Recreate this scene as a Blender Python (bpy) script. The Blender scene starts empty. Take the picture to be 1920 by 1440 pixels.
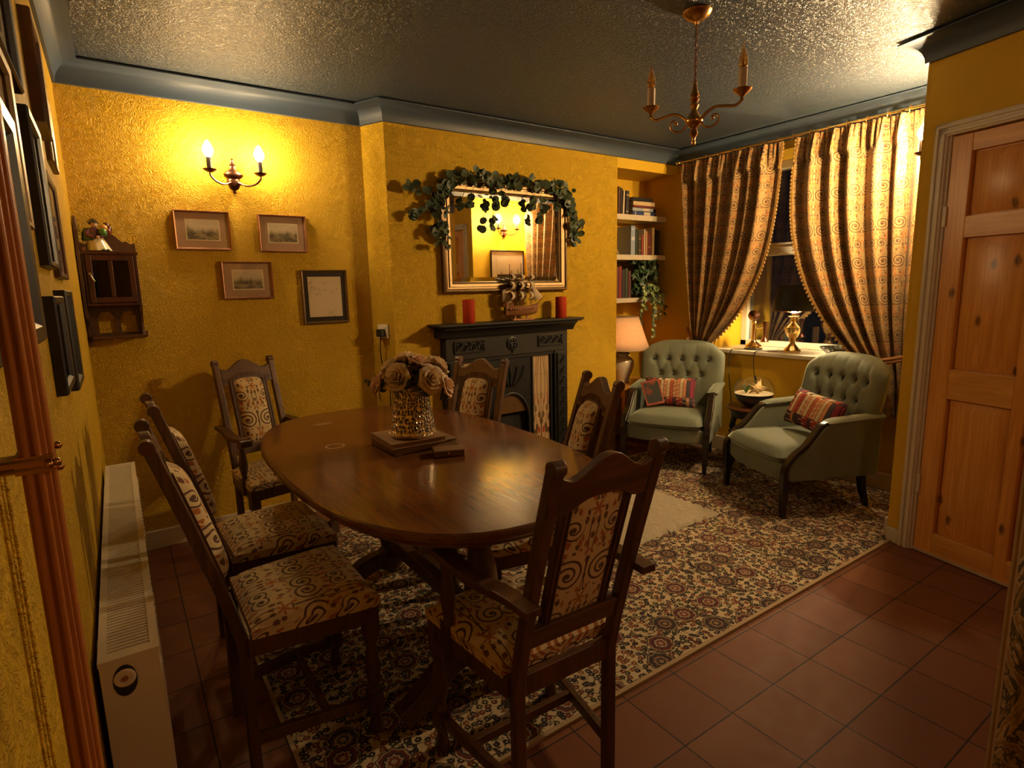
import bpy, bmesh, math, random
from mathutils import Vector, Matrix
random.seed(7)
PI = math.pi
C = bpy.context.scene.collection
scene = bpy.context.scene

# ------------------------------------------------------------------ mesh helpers
class MB:
    def __init__(s):
        s.v = []; s.f = []; s.uv = {}
    def add(s, vs, fs, uvs=None):
        b = len(s.v)
        s.v += [tuple(p) for p in vs]
        s.f += [tuple(i + b for i in f) for f in fs]
        if uvs:
            for i, q in enumerate(uvs): s.uv[b + i] = q
        return s
    def bx(s, x0, x1, y0, y1, z0, z1, M=None):
        vs = [Vector((x, y, z)) for z in (z0, z1) for y in (y0, y1) for x in (x0, x1)]
        if M: vs = [M @ p for p in vs]
        return s.add(vs, [(0,2,3,1),(4,5,7,6),(0,1,5,4),(2,6,7,3),(0,4,6,2),(1,3,7,5)])
    def prism(s, poly, t0, t1, mp=None):
        mp = mp or (lambda a, b, t: (a, b, t))
        n = len(poly)
        vs = [mp(a, b, t0) for a, b in poly] + [mp(a, b, t1) for a, b in poly]
        fs = [tuple(range(n))[::-1], tuple(range(n, 2*n))]
        fs += [(i, (i+1) % n, n + (i+1) % n, n + i) for i in range(n)]
        return s.add(vs, fs)
    def sweep(s, pts, sec, up=(0,0,1), scale=None, cap=True):
        pts = [Vector(p) for p in pts]; up = Vector(up); n = len(pts); k = len(sec)
        vs = []
        for i, p in enumerate(pts):
            t = (pts[min(i+1, n-1)] - pts[max(i-1, 0)]).normalized()
            sd = t.cross(up)
            if sd.length < 1e-4: sd = t.cross(Vector((1,0,0)))
            if sd.length < 1e-4: sd = t.cross(Vector((0,1,0)))
            sd.normalize(); nn = sd.cross(t)
            q = 1 if scale is None else (scale[i] if hasattr(scale, '__len__') else scale)
            vs += [p + sd*(a*q) + nn*(b*q) for a, b in sec]
        fs = []
        for i in range(n-1):
            for j in range(k):
                fs.append((i*k+j, i*k+(j+1) % k, (i+1)*k+(j+1) % k, (i+1)*k+j))
        if cap: fs += [tuple(range(k))[::-1], tuple(range((n-1)*k, n*k))]
        return s.add(vs, fs)
    def tube(s, pts, r, n=8, up=(0,0,1)):
        sec = [(math.cos(2*PI*i/n), math.sin(2*PI*i/n)) for i in range(n)]
        sc = r if hasattr(r, '__len__') else [r]*len(pts)
        return s.sweep(pts, sec, up, sc)
    def bar(s, pts, w, h, up=(0,0,1), scale=None):
        return s.sweep(pts, [(-w/2,-h/2),(w/2,-h/2),(w/2,h/2),(-w/2,h/2)], up, scale)
    def lathe(s, prof, c=(0,0,0), n=20, M=None, a0=0, a1=2*PI):
        c = Vector(c); k = len(prof); full = abs(a1-a0-2*PI) < 1e-6
        m = n if full else n+1
        vs = []
        for i in range(m):
            a = a0 + (a1-a0)*i/n
            for r, z in prof:
                p = Vector((max(r, 1e-4)*math.cos(a), max(r, 1e-4)*math.sin(a), z))
                if M: p = M @ p
                vs.append(c + p)
        fs = []
        for i in range(n):
            i2 = (i+1) % m
            for j in range(k-1):
                fs.append((i*k+j, i2*k+j, i2*k+j+1, i*k+j+1))
        if full:
            if prof[0][0] > 2e-4: fs.append(tuple(i*k for i in range(m))[::-1])
            if prof[-1][0] > 2e-4: fs.append(tuple(i*k+k-1 for i in range(m)))
        return s.add(vs, fs)
    def ball(s, c, r, n=12, m=8, sc=(1,1,1), M=None):
        pr = [(math.sin(PI*j/m), -math.cos(PI*j/m)) for j in range(m+1)]
        mm = Matrix.Diagonal((r*sc[0], r*sc[1], r*sc[2])).to_4x4()
        if M: mm = M.to_4x4() @ mm
        return s.lathe([(max(a, .002), b) for a, b in pr], c, n, mm)
    def grid(s, fn, nu, nv, cu=False, uvs=1, cv=False):
        a = nu if cu else nu+1; b = nv if cv else nv+1
        vs = []; us = []
        for j in range(b):
            for i in range(a):
                vs.append(fn(i/nu, j/nv)); us.append((i/nu*(uvs if not isinstance(uvs, tuple) else uvs[0]), j/nv*(uvs if not isinstance(uvs, tuple) else uvs[1])))
        fs = [(j*a+i, j*a+(i+1) % a, ((j+1) % b)*a+(i+1) % a, ((j+1) % b)*a+i) for j in range(nv) for i in range(nu)]
        return s.add(vs, fs, us)
    def build(s, name, mat, parent=None, bevel=0, ang=38, sub=0, solid=0, flat=False):
        me = bpy.data.meshes.new(name)
        me.from_pydata(s.v, [], s.f)
        if s.uv:
            ul = me.uv_layers.new(name='UVMap')
            for lp in me.loops:
                ul.data[lp.index].uv = s.uv.get(lp.vertex_index, (0, 0))
        bm = bmesh.new(); bm.from_mesh(me)
        bmesh.ops.recalc_face_normals(bm, faces=bm.faces[:])
        bm.to_mesh(me); bm.free()
        if not flat:
            me.polygons.foreach_set('use_smooth', [True]*len(me.polygons))
            try: me.set_sharp_from_angle(angle=math.radians(ang))
            except Exception: pass
        me.materials.append(mat)
        o = bpy.data.objects.new(name, me); C.objects.link(o)
        if parent: o.parent = parent
        if solid:
            m = o.modifiers.new('thick', 'SOLIDIFY'); m.thickness = solid; m.offset = 0
        if bevel:
            m = o.modifiers.new('bevel', 'BEVEL'); m.width = bevel; m.segments = 2
            m.limit_method = 'ANGLE'; m.angle_limit = math.radians(35); m.harden_normals = True
        if sub:
            m = o.modifiers.new('sub', 'SUBSURF'); m.levels = sub; m.render_levels = sub
        return o

def tag(o, label, cat, group=None, kind=None):
    o['label'] = label; o['category'] = cat
    if group: o['group'] = group
    if kind: o['kind'] = kind
    return o
def thing(name, label, cat, loc=(0,0,0), rz=0, group=None):
    o = bpy.data.objects.new(name, None); C.objects.link(o)
    o.empty_display_size = .05
    o.location = loc; o.rotation_euler = (0, 0, rz)
    return tag(o, label, cat, group)
def copy_tree(o, parent=None):
    c = o.copy(); C.objects.link(c)
    if parent: c.parent = parent
    for ch in [q for q in bpy.data.objects if q.parent == o]: copy_tree(ch, c)
    return c
def struct(o):
    o['kind'] = 'structure'; return o
def lerp(a, b, t): return a + (b-a)*t
def curve(pts, n=8):                      # Catmull-Rom through the points
    P = [Vector(p) for p in pts]; out = []
    for i in range(len(P)-1):
        p0 = P[max(i-1,0)]; p1 = P[i]; p2 = P[i+1]; p3 = P[min(i+2,len(P)-1)]
        for k in range(n):
            t = k/n
            out.append(.5*((2*p1)+(p2-p0)*t+(2*p0-5*p1+4*p2-p3)*t*t+(3*p1-p0-3*p2+p3)*t**3))
    out.append(P[-1]); return out

# ------------------------------------------------------------------ material helpers
class N:
    def __init__(s, name, rough=.6, metal=0, spec=.5):
        s.m = bpy.data.materials.new(name); s.m.use_nodes = True
        s.t = s.m.node_tree; s.b = s.t.nodes['Principled BSDF']
        s.b.inputs['Roughness'].default_value = rough
        s.b.inputs['Metallic'].default_value = metal
        s.b.inputs['Specular IOR Level'].default_value = spec
    def put(s, sock, v):
        if isinstance(v, bpy.types.NodeSocket): s.t.links.new(v, sock)
        elif v is not None:
            if sock.type == 'RGBA' and len(v) == 3: v = (*v, 1)
            sock.default_value = v
    def node(s, ty, ins=None, **kw):
        n = s.t.nodes.new(ty)
        for k, v in kw.items(): setattr(n, k, v)
        for k, v in (ins or {}).items(): s.put(n.inputs[k], v)
        return n
    def m2(s, op, a, b=None, c=None, clamp=False):
        n = s.node('ShaderNodeMath', {0: a}, operation=op, use_clamp=clamp)
        if b is not None: s.put(n.inputs[1], b)
        if c is not None: s.put(n.inputs[2], c)
        return n.outputs[0]
    def lt(s, a, b): return s.m2('LESS_THAN', a, b)
    def gt(s, a, b): return s.m2('GREATER_THAN', a, b)
    def mul(s, a, b): return s.m2('MULTIPLY', a, b)
    def addm(s, a, b): return s.m2('ADD', a, b)
    def sub(s, a, b): return s.m2('SUBTRACT', a, b)
    def fr(s, a): return s.m2('FRACT', a)
    def smooth(s, x, a, b):
        if a > b: return s.sub(1., s.smooth(x, b, a))
        n = s.node('ShaderNodeMapRange', {0: x, 1: a, 2: b, 3: 0., 4: 1.}, interpolation_type='SMOOTHSTEP'); return n.outputs[0]
    def mix(s, f, a, b, mode='MIX'):
        n = s.node('ShaderNodeMix', data_type='RGBA', blend_type=mode)
        s.put(n.inputs['Factor'], f) if not isinstance(f, bpy.types.NodeSocket) else s.t.links.new(f, n.inputs[0])
        s.put(n.inputs[6], a); s.put(n.inputs[7], b)
        return n.outputs[2]
    def co(s, kind='Object'): return s.node('ShaderNodeTexCoord').outputs[kind]
    def xyz(s, v):
        n = s.node('ShaderNodeSeparateXYZ', {0: v}); return n.outputs[0], n.outputs[1], n.outputs[2]
    def vec(s, x=0., y=0., z=0.):
        return s.node('ShaderNodeCombineXYZ', {0: x, 1: y, 2: z}).outputs[0]
    def scale(s, v, k):
        n = s.node('ShaderNodeVectorMath', {0: v, 1: k}, operation='MULTIPLY'); return n.outputs[0]
    def noise(s, v, sc=5., det=3., rough=.5, dist=0., col=False):
        n = s.node('ShaderNodeTexNoise', {'Vector': v, 'Scale': sc, 'Detail': det, 'Roughness': rough, 'Distortion': dist})
        return n.outputs['Color' if col else 'Fac']
    def vor(s, v, sc=5., rnd=1., feat='F1', dim='2D'):
        n = s.node('ShaderNodeTexVoronoi', feature=feat, voronoi_dimensions=dim)
        for k_, v_ in (('Vector', v), ('Scale', sc), ('Randomness', rnd)): s.put(n.inputs[k_], v_)
        return n
    def white(s, v): return s.node('ShaderNodeTexWhiteNoise', {'Vector': v}, noise_dimensions='3D')
    def ramp(s, f, stops, interp='LINEAR'):
        n = s.node('ShaderNodeValToRGB', {0: f}); r = n.color_ramp; r.interpolation = interp
        while len(r.elements) < len(stops): r.elements.new(.5)
        for e, (p, c) in zip(r.elements, stops): e.position = p; e.color = (*c, 1)
        return n.outputs[0]
    def bump(s, h, st=.3, dist=.01):
        n = s.node('ShaderNodeBump', {'Height': h, 'Strength': st, 'Distance': dist})
        s.t.links.new(n.outputs[0], s.b.inputs['Normal']); return s
    def col(s, c): s.put(s.b.inputs['Base Color'], c); return s
    def rough(s, r): s.put(s.b.inputs['Roughness'], r); return s

def plain(name, c, rough=.6, metal=0, var=.15, sc=20., spec=.5, bump=0):
    n = N(name, rough, metal, spec)
    f = n.noise(n.co(), sc, 3.)
    n.col(n.mix(f, tuple(x*(1-var) for x in c), tuple(min(1, x*(1+var)) for x in c)))
    if bump: n.bump(f, bump, .004)
    return n.m

def wood(name, a, b, rough=.35, axis=2, sc=1., spec=.5, knots=False):
    n = N(name, rough, 0, spec)
    k = [22., 22., 22.]; k[axis] = 1.6
    v = n.scale(n.co(), tuple(q*sc for q in k))
    f = n.noise(v, 1.6, 6., .6, 1.2)
    c = n.ramp(f, [(.3, a), (.7, b)])
    if knots:
        k2 = [1., 1., 1.]; k2[axis] = .55
        kx, ky, kz = n.xyz(n.co())
        q = n.vor(n.vec(kx, n.mul(kz, .5), 0.), 7.5)
        d = n.addm(q.outputs['Distance'], n.mul(n.sub(n.noise(n.co(), 60.), .5), .06))
        r = n.xyz(n.white(q.outputs['Position']).outputs['Color'])[0]
        kn = n.mul(n.sub(1., n.smooth(d, .045, .13)), n.gt(r, .35))
        c = n.mix(kn, c, tuple(x*.22 for x in a))
        ww = n.node('ShaderNodeTexWave', {'Vector': n.scale(n.co(), tuple((6., 6., 6.)[i] if i != axis else .5 for i in range(3))), 'Scale': 3., 'Distortion': 5., 'Detail': 2.}).outputs['Fac']
        c = n.mix(n.mul(ww, .35), c, a)
    n.col(c); n.bump(f, .08, .002)
    return n.m

def fabric_colour(n, u, v, W=.19, H=.27, base=((.58, .43, .215), (.68, .52, .275))):
    cream = n.mix(n.noise(n.vec(u, v, 0.), 9., 2.), *base)
    dark = (.105, .052, .028); rust = (.40, .13, .03)
    a = n.mul(n.m2('ABSOLUTE', n.sub(n.fr(n.addm(n.m2('DIVIDE', u, W), .5)), .5)), W)
    b = n.mul(n.fr(n.m2('DIVIDE', v, H)), H)
    def polar(cx, cy):
        dx = n.sub(a, cx); dy = n.sub(b, cy)
        return (n.m2('SQRT', n.addm(n.mul(dx, dx), n.mul(dy, dy))), n.m2('DIVIDE', n.m2('ARCTAN2', dy, dx), 2*PI))
    # leaf dashes
    vo = n.vor(n.vec(n.mul(a, 54.), n.mul(b, 30.), 0.), 1., .85)
    jn = n.mul(n.sub(n.noise(n.vec(u, v, 0.), 210., 1.), .5), .42)
    rr, rg, rb = n.xyz(vo.outputs['Color'])
    leaf = n.lt(n.addm(vo.outputs['Distance'], jn), n.addm(.22, n.mul(rg, .16)))
    c = cream
    lc = n.mix(n.gt(rr, .55), (.16, .075, .035), rust)
    # scrolls
    keep = 1.
    lines = None
    for (cx, cy, R, p) in ((.050, .185, .046, .0185), (.058, .062, .030, .0155)):
        r, t = polar(cx, cy)
        fq = n.fr(n.addm(n.m2('DIVIDE', r, p), t))
        ln = n.mul(n.lt(n.m2('ABSOLUTE', n.sub(fq, .5)), .17), n.lt(r, R))
        ln = n.m2('MAXIMUM', ln, n.lt(r, .0072))
        lines = ln if lines is None else n.m2('MAXIMUM', lines, ln)
        keep = n.mul(keep, n.gt(r, R*1.02))
        eye = n.lt(r, .0040)
        c = n.mix(eye, c, rust)
    stem = n.lt(n.m2('ABSOLUTE', n.sub(a, n.addm(.006, n.mul(n.m2('SINE', n.mul(b, 2*PI/H)), .005)))), .0016)
    fl = None
    for (cy, s0) in ((.108, .021), (.255, .024)):
        r, t = polar(0., cy)
        pet = n.lt(r, n.mul(n.addm(.62, n.mul(n.m2('COSINE', n.mul(t, 2*PI*6)), .38)), s0))
        fl = pet if fl is None else n.m2('MAXIMUM', fl, pet)
        keep = n.mul(keep, n.gt(r, s0*1.05))
    c = n.mix(n.mul(leaf, keep), c, lc)
    c = n.mix(n.mul(stem, keep), c, dark)
    c = n.mix(lines, c, dark)
    c = n.mix(fl, c, rust)
    return c
def fabric(name, mode, H=.27, W=.19, rough=.85, base=((.58, .43, .215), (.68, .52, .275))):
    n = N(name, rough, 0, .2)
    if mode == 'uv':
        u, v, _ = n.xyz(n.co('UV'))
    else:
        x, y, z = n.xyz(n.co('Object'))
        if mode == 'xy':
            dz = n.m2('MAXIMUM', n.sub(.452, z), 0.)
            u = n.addm(x, n.mul(n.m2('SIGN', x), dz)); v = n.addm(y, dz)
        else: u, v = x, z
    n.col(fabric_colour(n, u, v, W, H, base))
    n.bump(n.noise(n.vec(u, v, 0.), 400., 1.), .15, .001)
    n.put(n.b.inputs['Sheen Weight'], .15)
    return n.m
# ------------------------------------------------------------------ materials
def wall_mat(name, strong):
    n = N(name, .55, 0, .22)
    co = n.co()
    f = n.noise(co, 32. if strong else 40., 3., .6, 4.0 if strong else 2.6)
    g = n.noise(co, 3., 3.)
    n.col(n.mix(g, (.60, .355, .016), (.68, .41, .022)))
    n.bump(f, 1. if strong else .25, .014); return n.m
M_wall = wall_mat('mustard_anaglypta', True)
M_wall2 = wall_mat('mustard_paint', False)
nn = N('slate_artex', .34, 0, .6)
f = nn.noise(nn.co(), 48., 3., .6, 2.0)
nn.col(nn.mix(nn.noise(nn.co(), 2., 3.), (.046, .062, .082), (.060, .080, .104))); nn.bump(f, .75, .014)
M_ceil = nn.m
M_cov = plain('slate_paint', (.042, .062, .092), .5, sc=6.)
M_white = plain('cream_gloss', (.62, .52, .36), .35, var=.06)
M_sill = plain('white_gloss', (.72, .66, .52), .28, var=.05)
nn = N('quarry_tile', .5, 0, .22)
x, y, z = nn.xyz(nn.co())
tx = nn.m2('DIVIDE', nn.sub(x, 1.70-.2275*20), .2275); ty = nn.m2('DIVIDE', nn.sub(y, .725-.235*20), .235)
gx = nn.m2('ABSOLUTE', nn.sub(nn.fr(tx), .5)); gy = nn.m2('ABSOLUTE', nn.sub(nn.fr(ty), .5))
jit = nn.mul(nn.noise(nn.co(), 30., 2.), .012)
ed = nn.gt(nn.addm(nn.m2('MAXIMUM', gx, gy), jit), .4958)
rnd = nn.xyz(nn.white(nn.vec(nn.m2('FLOOR', tx), nn.m2('FLOOR', ty), 0.)).outputs['Color'])[0]
base = nn.mix(rnd, (.185, .064, .024), (.25, .096, .036))
base = nn.mix(nn.mul(nn.noise(nn.co(), 7., 5.), .6), base, (.18, .066, .034))
nn.col(nn.mix(ed, base, (.03, .018, .014)))
nn.bump(nn.addm(nn.mul(nn.sub(1., ed), 1.), nn.mul(nn.noise(nn.co(), 25., 3.), .25)), .35, .004)
nn.rough(nn.addm(.45, nn.mul(nn.noise(nn.co(), 18., 3.), .25)))
M_tile = nn.m
M_oak = wood('dark_oak', (.055, .025, .010), (.140, .062, .024), .34)
M_oakx = wood('dark_oak_across', (.060, .028, .011), (.150, .068, .027), .32, axis=0)
M_maho = wood('mahogany', (.045, .014, .007), (.115, .036, .016), .33)
M_pine = wood('varnished_pine', (.56, .215, .030), (.78, .365, .075), .32, axis=2, sc=.8, knots=True)
M_pinex = wood('varnished_pine_rail', (.38, .15, .034), (.55, .25, .066), .32, axis=1, sc=.8)
M_post = wood('varnished_redwood', (.34, .105, .024), (.52, .20, .050), .25)
nn = N('table_top', .22, 0, .5)
co = nn.co(); x, y, z = nn.xyz(co)
g = nn.noise(nn.scale(co, (30., 2., 30.)), 1.5, 6., .6, 1.)
c = nn.ramp(g, [(.3, (.105, .036, .010)), (.7, (.185, .066, .018))])
c = nn.mix(nn.mul(nn.smooth(nn.noise(co, 5., 5.), .45, .75), .35), c, (.21, .085, .026))
def ringmark(cx, cy, R, w):
    dx = nn.sub(x, cx); dy = nn.sub(y, cy)
    r = nn.m2('SQRT', nn.addm(nn.mul(dx, dx), nn.mul(dy, dy)))
    return nn.lt(nn.m2('ABSOLUTE', nn.sub(r, R)), w)
c = nn.mix(nn.mul(ringmark(.651-.885, 2.187-1.985, .034, .003), .55), c, (.55, .45, .30))
dx = nn.sub(x, .721-.885); dy = nn.sub(y, 2.602-1.985)
sm = nn.lt(nn.addm(nn.mul(nn.mul(dx, dx), 220.), nn.mul(nn.mul(dy, dy), 900.)), nn.mul(nn.noise(co, 40., 3.), 1.0))
c = nn.mix(nn.mul(sm, nn.mul(nn.noise(co, 90., 3.), .5)), c, (.5, .4, .28))
nn.col(c); nn.rough(nn.addm(.10, nn.mul(nn.noise(co, 9., 5.), .10))); nn.bump(g, .05, .001)
M_top = nn.m
M_seat = fabric('scroll_fabric_seat', 'xy', .22, .155)
M_back = fabric('scroll_fabric_back', 'xz', .25, .165)
M_curt = fabric('scroll_fabric_curtain', 'uv', .25, .185, base=((.31, .19, .072), (.38, .245, .098)))
nn = N('dim_floral_fabric', .85, 0, .2)
u, v, _ = nn.xyz(nn.co('UV'))
q = nn.noise(nn.vec(u, v, 0.), 9., 4., .6, 2.5)
c = nn.ramp(q, [(.36, (.30, .19, .055)), (.44, (.46, .34, .15)), (.50, (.10, .085, .035)), (.58, (.30, .20, .06)), (.66, (.50, .38, .22))], 'CONSTANT')
nn.col(c); M_floral = nn.m
M_tassel = plain('gold_fringe', (.48, .27, .07), .7)
M_rope = plain('rust_braid', (.34, .16, .06), .8)
# rug
nn = N('persian_wool', .95, 0, .1)
co = nn.co(); x, y, z = nn.xyz(co)
v1 = nn.vor(nn.vec(x, y, 0.), 5.8, .7); d = nn.m2('DIVIDE', v1.outputs['Distance'], 5.8)
rr, rg, rb = nn.xyz(v1.outputs['Color'])
dx_, dy_, _z = nn.xyz(v1.outputs['Position'])
ang_ = nn.m2('ARCTAN2', nn.sub(y, nn.m2('DIVIDE', dy_, 1.)), nn.sub(x, nn.m2('DIVIDE', dx_, 1.)))
an = nn.noise(nn.vec(x, y, 0.), 60., 2.)
d = nn.addm(d, nn.addm(nn.mul(nn.sub(an, .5), .012), nn.mul(nn.m2('SINE', nn.mul(ang_, 9.)), .0022)))
v2 = nn.vor(nn.vec(x, y, 0.), 38., .85)
r2, g2, b2 = nn.xyz(v2.outputs['Color'])
wob = nn.mul(nn.sub(nn.noise(nn.vec(x, y, 0.), 150., 2.), .5), .5)
c = nn.mix(nn.noise(co, 4., 3.), (.48, .37, .22), (.58, .455, .28))
st = nn.lt(nn.m2('ABSOLUTE', nn.sub(nn.noise(nn.vec(x, y, 0.), 16., 1., .5, 1.6), .5)), .026)
c = nn.mix(st, c, (.05, .038, .03))
dd = nn.addm(v2.outputs['Distance'], wob)
bc = nn.ramp(r2, [(.0, (.038, .030, .030)), (.30, (.15, .045, .030)), (.52, (.055, .055, .032)), (.70, (.045, .036, .042)), (.88, (.22, .085, .040))], 'CONSTANT')
c = nn.mix(nn.mul(nn.lt(dd, .40), nn.gt(dd, .10)), c, bc)
for R, c0, c1 in ((.052, (.06, .042, .034), (.06, .042, .034)), (.048, (.36, .27, .16), (.27, .19, .11)), (.043, (.13, .04, .035), (.045, .042, .045)), (.031, (.05, .035, .04), (.14, .05, .04)), (.025, (.38, .28, .17), (.28, .19, .10)), (.018, (.17, .045, .035), (.05, .04, .05)), (.009, (.36, .26, .16), (.33, .2, .1))):
    c = nn.mix(nn.lt(d, R), c, nn.mix(nn.gt(rr, .5), c0, c1))
nn.col(c); nn.bump(nn.noise(co, 260., 2.), .4, .003)
M_rug = nn.m
M_bind = plain('rug_binding', (.40, .28, .15), .9)
nn = N('cream_shag', .95, 0, .1); f = nn.noise(nn.co(), 160., 3., .7)
nn.col(nn.mix(f, (.42, .33, .20), (.74, .64, .46))); nn.bump(f, .9, .012); M_shag = nn.m
nn = N('sage_velvet', .72, 0, .25)
f = nn.noise(nn.co(), 6., 3.)
nn.col(nn.mix(f, (.125, .140, .100), (.170, .185, .132))); nn.put(nn.b.inputs['Sheen Weight'], .6); nn.put(nn.b.inputs['Sheen Roughness'], .35)
nn.put(nn.b.inputs['Sheen Tint'], (.75, .8, .6, 1)); nn.bump(nn.noise(nn.co(), 300., 2.), .1, .001)
M_velvet = nn.m
M_button = plain('velvet_button', (.05, .055, .04), .8)
M_dark = plain('ebonised_wood', (.018, .010, .006), .25)
M_black = plain('black_paint', (.012, .011, .010), .35)
M_iron = plain('cast_iron_black', (.010, .009, .008), .45, spec=.3, bump=.1)
M_slate = plain('cast_iron_grey', (.017, .014, .010), .5, spec=.3)
M_cavity = plain('cavity_black', (.004, .004, .004), .9)  # near-black for the flat firebox panel, standing for the dark of a cavity
M_brass = plain('aged_brass', (.52, .28, .085), .26, 1, .2)
M_brassb = plain('polished_brass', (.75, .52, .20), .18, 1, .1)
M_bronze = plain('bronze', (.20, .085, .045), .33, 1, .2)
M_gold = plain('gilt_frame', (.150, .090, .032), .38, .6, .2)
M_copper = plain('copper_frame', (.36, .16, .075), .38, .6)
M_goldl = plain('gold_hammered', (.70, .45, .20), .25, 1, .25)
M_mirror = plain('mirror_silver', (.86, .86, .82), .015, 1, 0)
M_rad = plain('radiator_enamel', (.66, .58, .42), .35, var=.05)
M_radd = plain('radiator_inside', (.10, .08, .05), .6)
M_chrome = plain('worn_chrome', (.55, .5, .42), .25, 1)
M_rubber = plain('black_plastic', (.012, .012, .012), .4)
M_red = plain('red_wax', (.36, .030, .006), .65, spec=.15, var=.1)
M_sleeve = plain('ivory_sleeve', (.50, .36, .22), .5)
M_sleeveb = plain('dark_sleeve', (.035, .022, .016), .5)
nn = N('rose_linen', .85); lw = nn.noise(nn.scale(nn.co(), (1., 1., .25)), 90., 2.); lc = nn.mix(lw, (.56, .40, .26), (.70, .53, .36))
df = nn.node('ShaderNodeBsdfDiffuse', {0: lc}); tl = nn.node('ShaderNodeBsdfTranslucent', {0: lc}); mx = nn.node('ShaderNodeMixShader', {0: .13})
nn.t.links.new(df.outputs[0], mx.inputs[1]); nn.t.links.new(tl.outputs[0], mx.inputs[2]); nn.t.links.new(mx.outputs[0], nn.t.nodes['Material Output'].inputs[0])
M_linen = nn.m
M_ceram = plain('cream_ceramic', (.70, .60, .44), .18, var=.04)
M_shade = plain('black_shade', (.010, .009, .008), .6)
M_soil = plain('dark_soil', (.035, .016, .012), .9, sc=120.)
M_sand = plain('pale_shingle', (.62, .50, .34), .9, sc=150., var=.35, bump=.5)
M_star = plain('starfish', (.60, .40, .18), .8, sc=90.)
M_stem = plain('green_stem', (.055, .060, .022), .7)
M_leaf = plain('eucalyptus_leaf', (.045, .062, .028), .5, var=.45, sc=14.)
M_ivy = plain('ivy_leaf', (.030, .062, .020), .45, var=.5, sc=16.)
M_ivyl = plain('pale_ivy_leaf', (.25, .32, .10), .5, var=.4, sc=16.)
def petal_mat(name, c):
    n = N(name); f = n.noise(n.co(), 30., 3.); cc = n.mix(f, tuple(q*.9 for q in c), tuple(min(1, q*1.08) for q in c))
    df = n.node('ShaderNodeBsdfDiffuse', {0: cc}); tl = n.node('ShaderNodeBsdfTranslucent', {0: cc}); mx = n.node('ShaderNodeMixShader', {0: .42})
    n.t.links.new(df.outputs[0], mx.inputs[1]); n.t.links.new(tl.outputs[0], mx.inputs[2]); n.t.links.new(mx.outputs[0], n.t.nodes['Material Output'].inputs[0]); return n.m
M_rose = petal_mat('blush_petals', (.92, .76, .55))
M_roseb = petal_mat('pink_petals', (.88, .66, .47))
M_basket = plain('terracotta_pot', (.22, .09, .04), .7)
M_hull = wood('ship_hull', (.16, .06, .02), (.30, .13, .045), .35, axis=0)
M_sail = plain('sail_cloth', (.50, .36, .20), .8)
M_paper = plain('aged_paper', (.60, .47, .28), .8, var=.1, sc=12.)
M_pages = plain('page_edges', (.58, .47, .30), .9, var=.2, sc=200.)
M_mount = plain('brown_mount', (.36, .215, .125), .8, var=.08)
M_mountp = plain('pale_mount', (.66, .53, .34), .8, var=.05)
def thin_glass(name, tint=(1,1,1), refl=1.0):
    n = N(name); t = n.t
    tr = n.node('ShaderNodeBsdfTransparent', {0: (*tint, 1)}); gl = n.node('ShaderNodeBsdfGlossy', {'Roughness': .02})
    ge = n.node('ShaderNodeNewGeometry'); dt = n.node('ShaderNodeVectorMath', {0: ge.outputs['Incoming'], 1: ge.outputs['Normal']}, operation='DOT_PRODUCT')
    fr = n.m2('POWER', n.sub(1., n.m2('MINIMUM', n.m2('ABSOLUTE', dt.outputs['Value']), 1.)), 5.)
    fac = n.m2('MINIMUM', n.mul(n.addm(.04, n.mul(fr, .9)), refl), 1.)
    mx = n.node('ShaderNodeMixShader')
    t.links.new(fac, mx.inputs[0]); t.links.new(tr.outputs[0], mx.inputs[1]); t.links.new(gl.outputs[0], mx.inputs[2])
    t.links.new(mx.outputs[0], t.nodes['Material Output'].inputs[0]); return n.m
M_glass = thin_glass('picture_glass', refl=1.0)
M_pane = thin_glass('window_glass', (.85, .88, .85), 5.5)
M_bowl = thin_glass('bowl_glass', (.95, .97, .92), 1.6)
M_amber = thin_glass('amber_bulb_glass', (1., .70, .34), 2.0)
def scene_print(name, seed, sky=(.62, .50, .33), land=(.10, .075, .04)):
    n = N(name, .8); x, y, z = n.xyz(n.co())
    g = n.noise(n.vec(n.addm(x, seed), n.mul(z, 2.), 0.), 22., 5., .6)
    h = n.addm(n.mul(z, 14.), n.mul(n.sub(n.noise(n.vec(n.addm(x, seed*3), 0., 0.), 26., 3.), .5), 1.3))
    f = n.smooth(h, .25, -.25)
    c = n.mix(n.mul(g, .8), sky, (.36, .28, .17))
    n.col(n.mix(f, c, n.mix(n.smooth(g, .40, .62), land, (.30, .23, .12)))); return n.m
nn = N('sketch_print', .8); x, y, z = nn.xyz(nn.co())
g = nn.noise(nn.co(), 38., 4., .6, 1.); sk = nn.mul(nn.lt(nn.m2('ABSOLUTE', nn.sub(g, .5)), .018), nn.lt(nn.noise(nn.co(), 9., 2.), .46))
nn.col(nn.mix(nn.mul(sk, .6), nn.mix(nn.noise(nn.co(), 5., 2.), (.56, .44, .27), (.64, .51, .32)), (.12, .09, .05))); M_sketch = nn.m
def bulb_mat(name, col, st):
    n = N(name); e = n.node('ShaderNodeEmission', {0: (*col, 1), 1: st})
    n.t.links.new(e.outputs[0], n.t.nodes['Material Output'].inputs[0]); return n.m
LC = (1., .72, .38)
M_bulb = bulb_mat('lit_bulb', LC, 300.)
M_bulb3 = bulb_mat('lit_sill_bulb', LC, 1000.)
M_bulb4 = bulb_mat('lit_shade_bulb', LC, 900.)
M_bulb2 = bulb_mat('lit_bulb_window_side', LC, 1480.)

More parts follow.
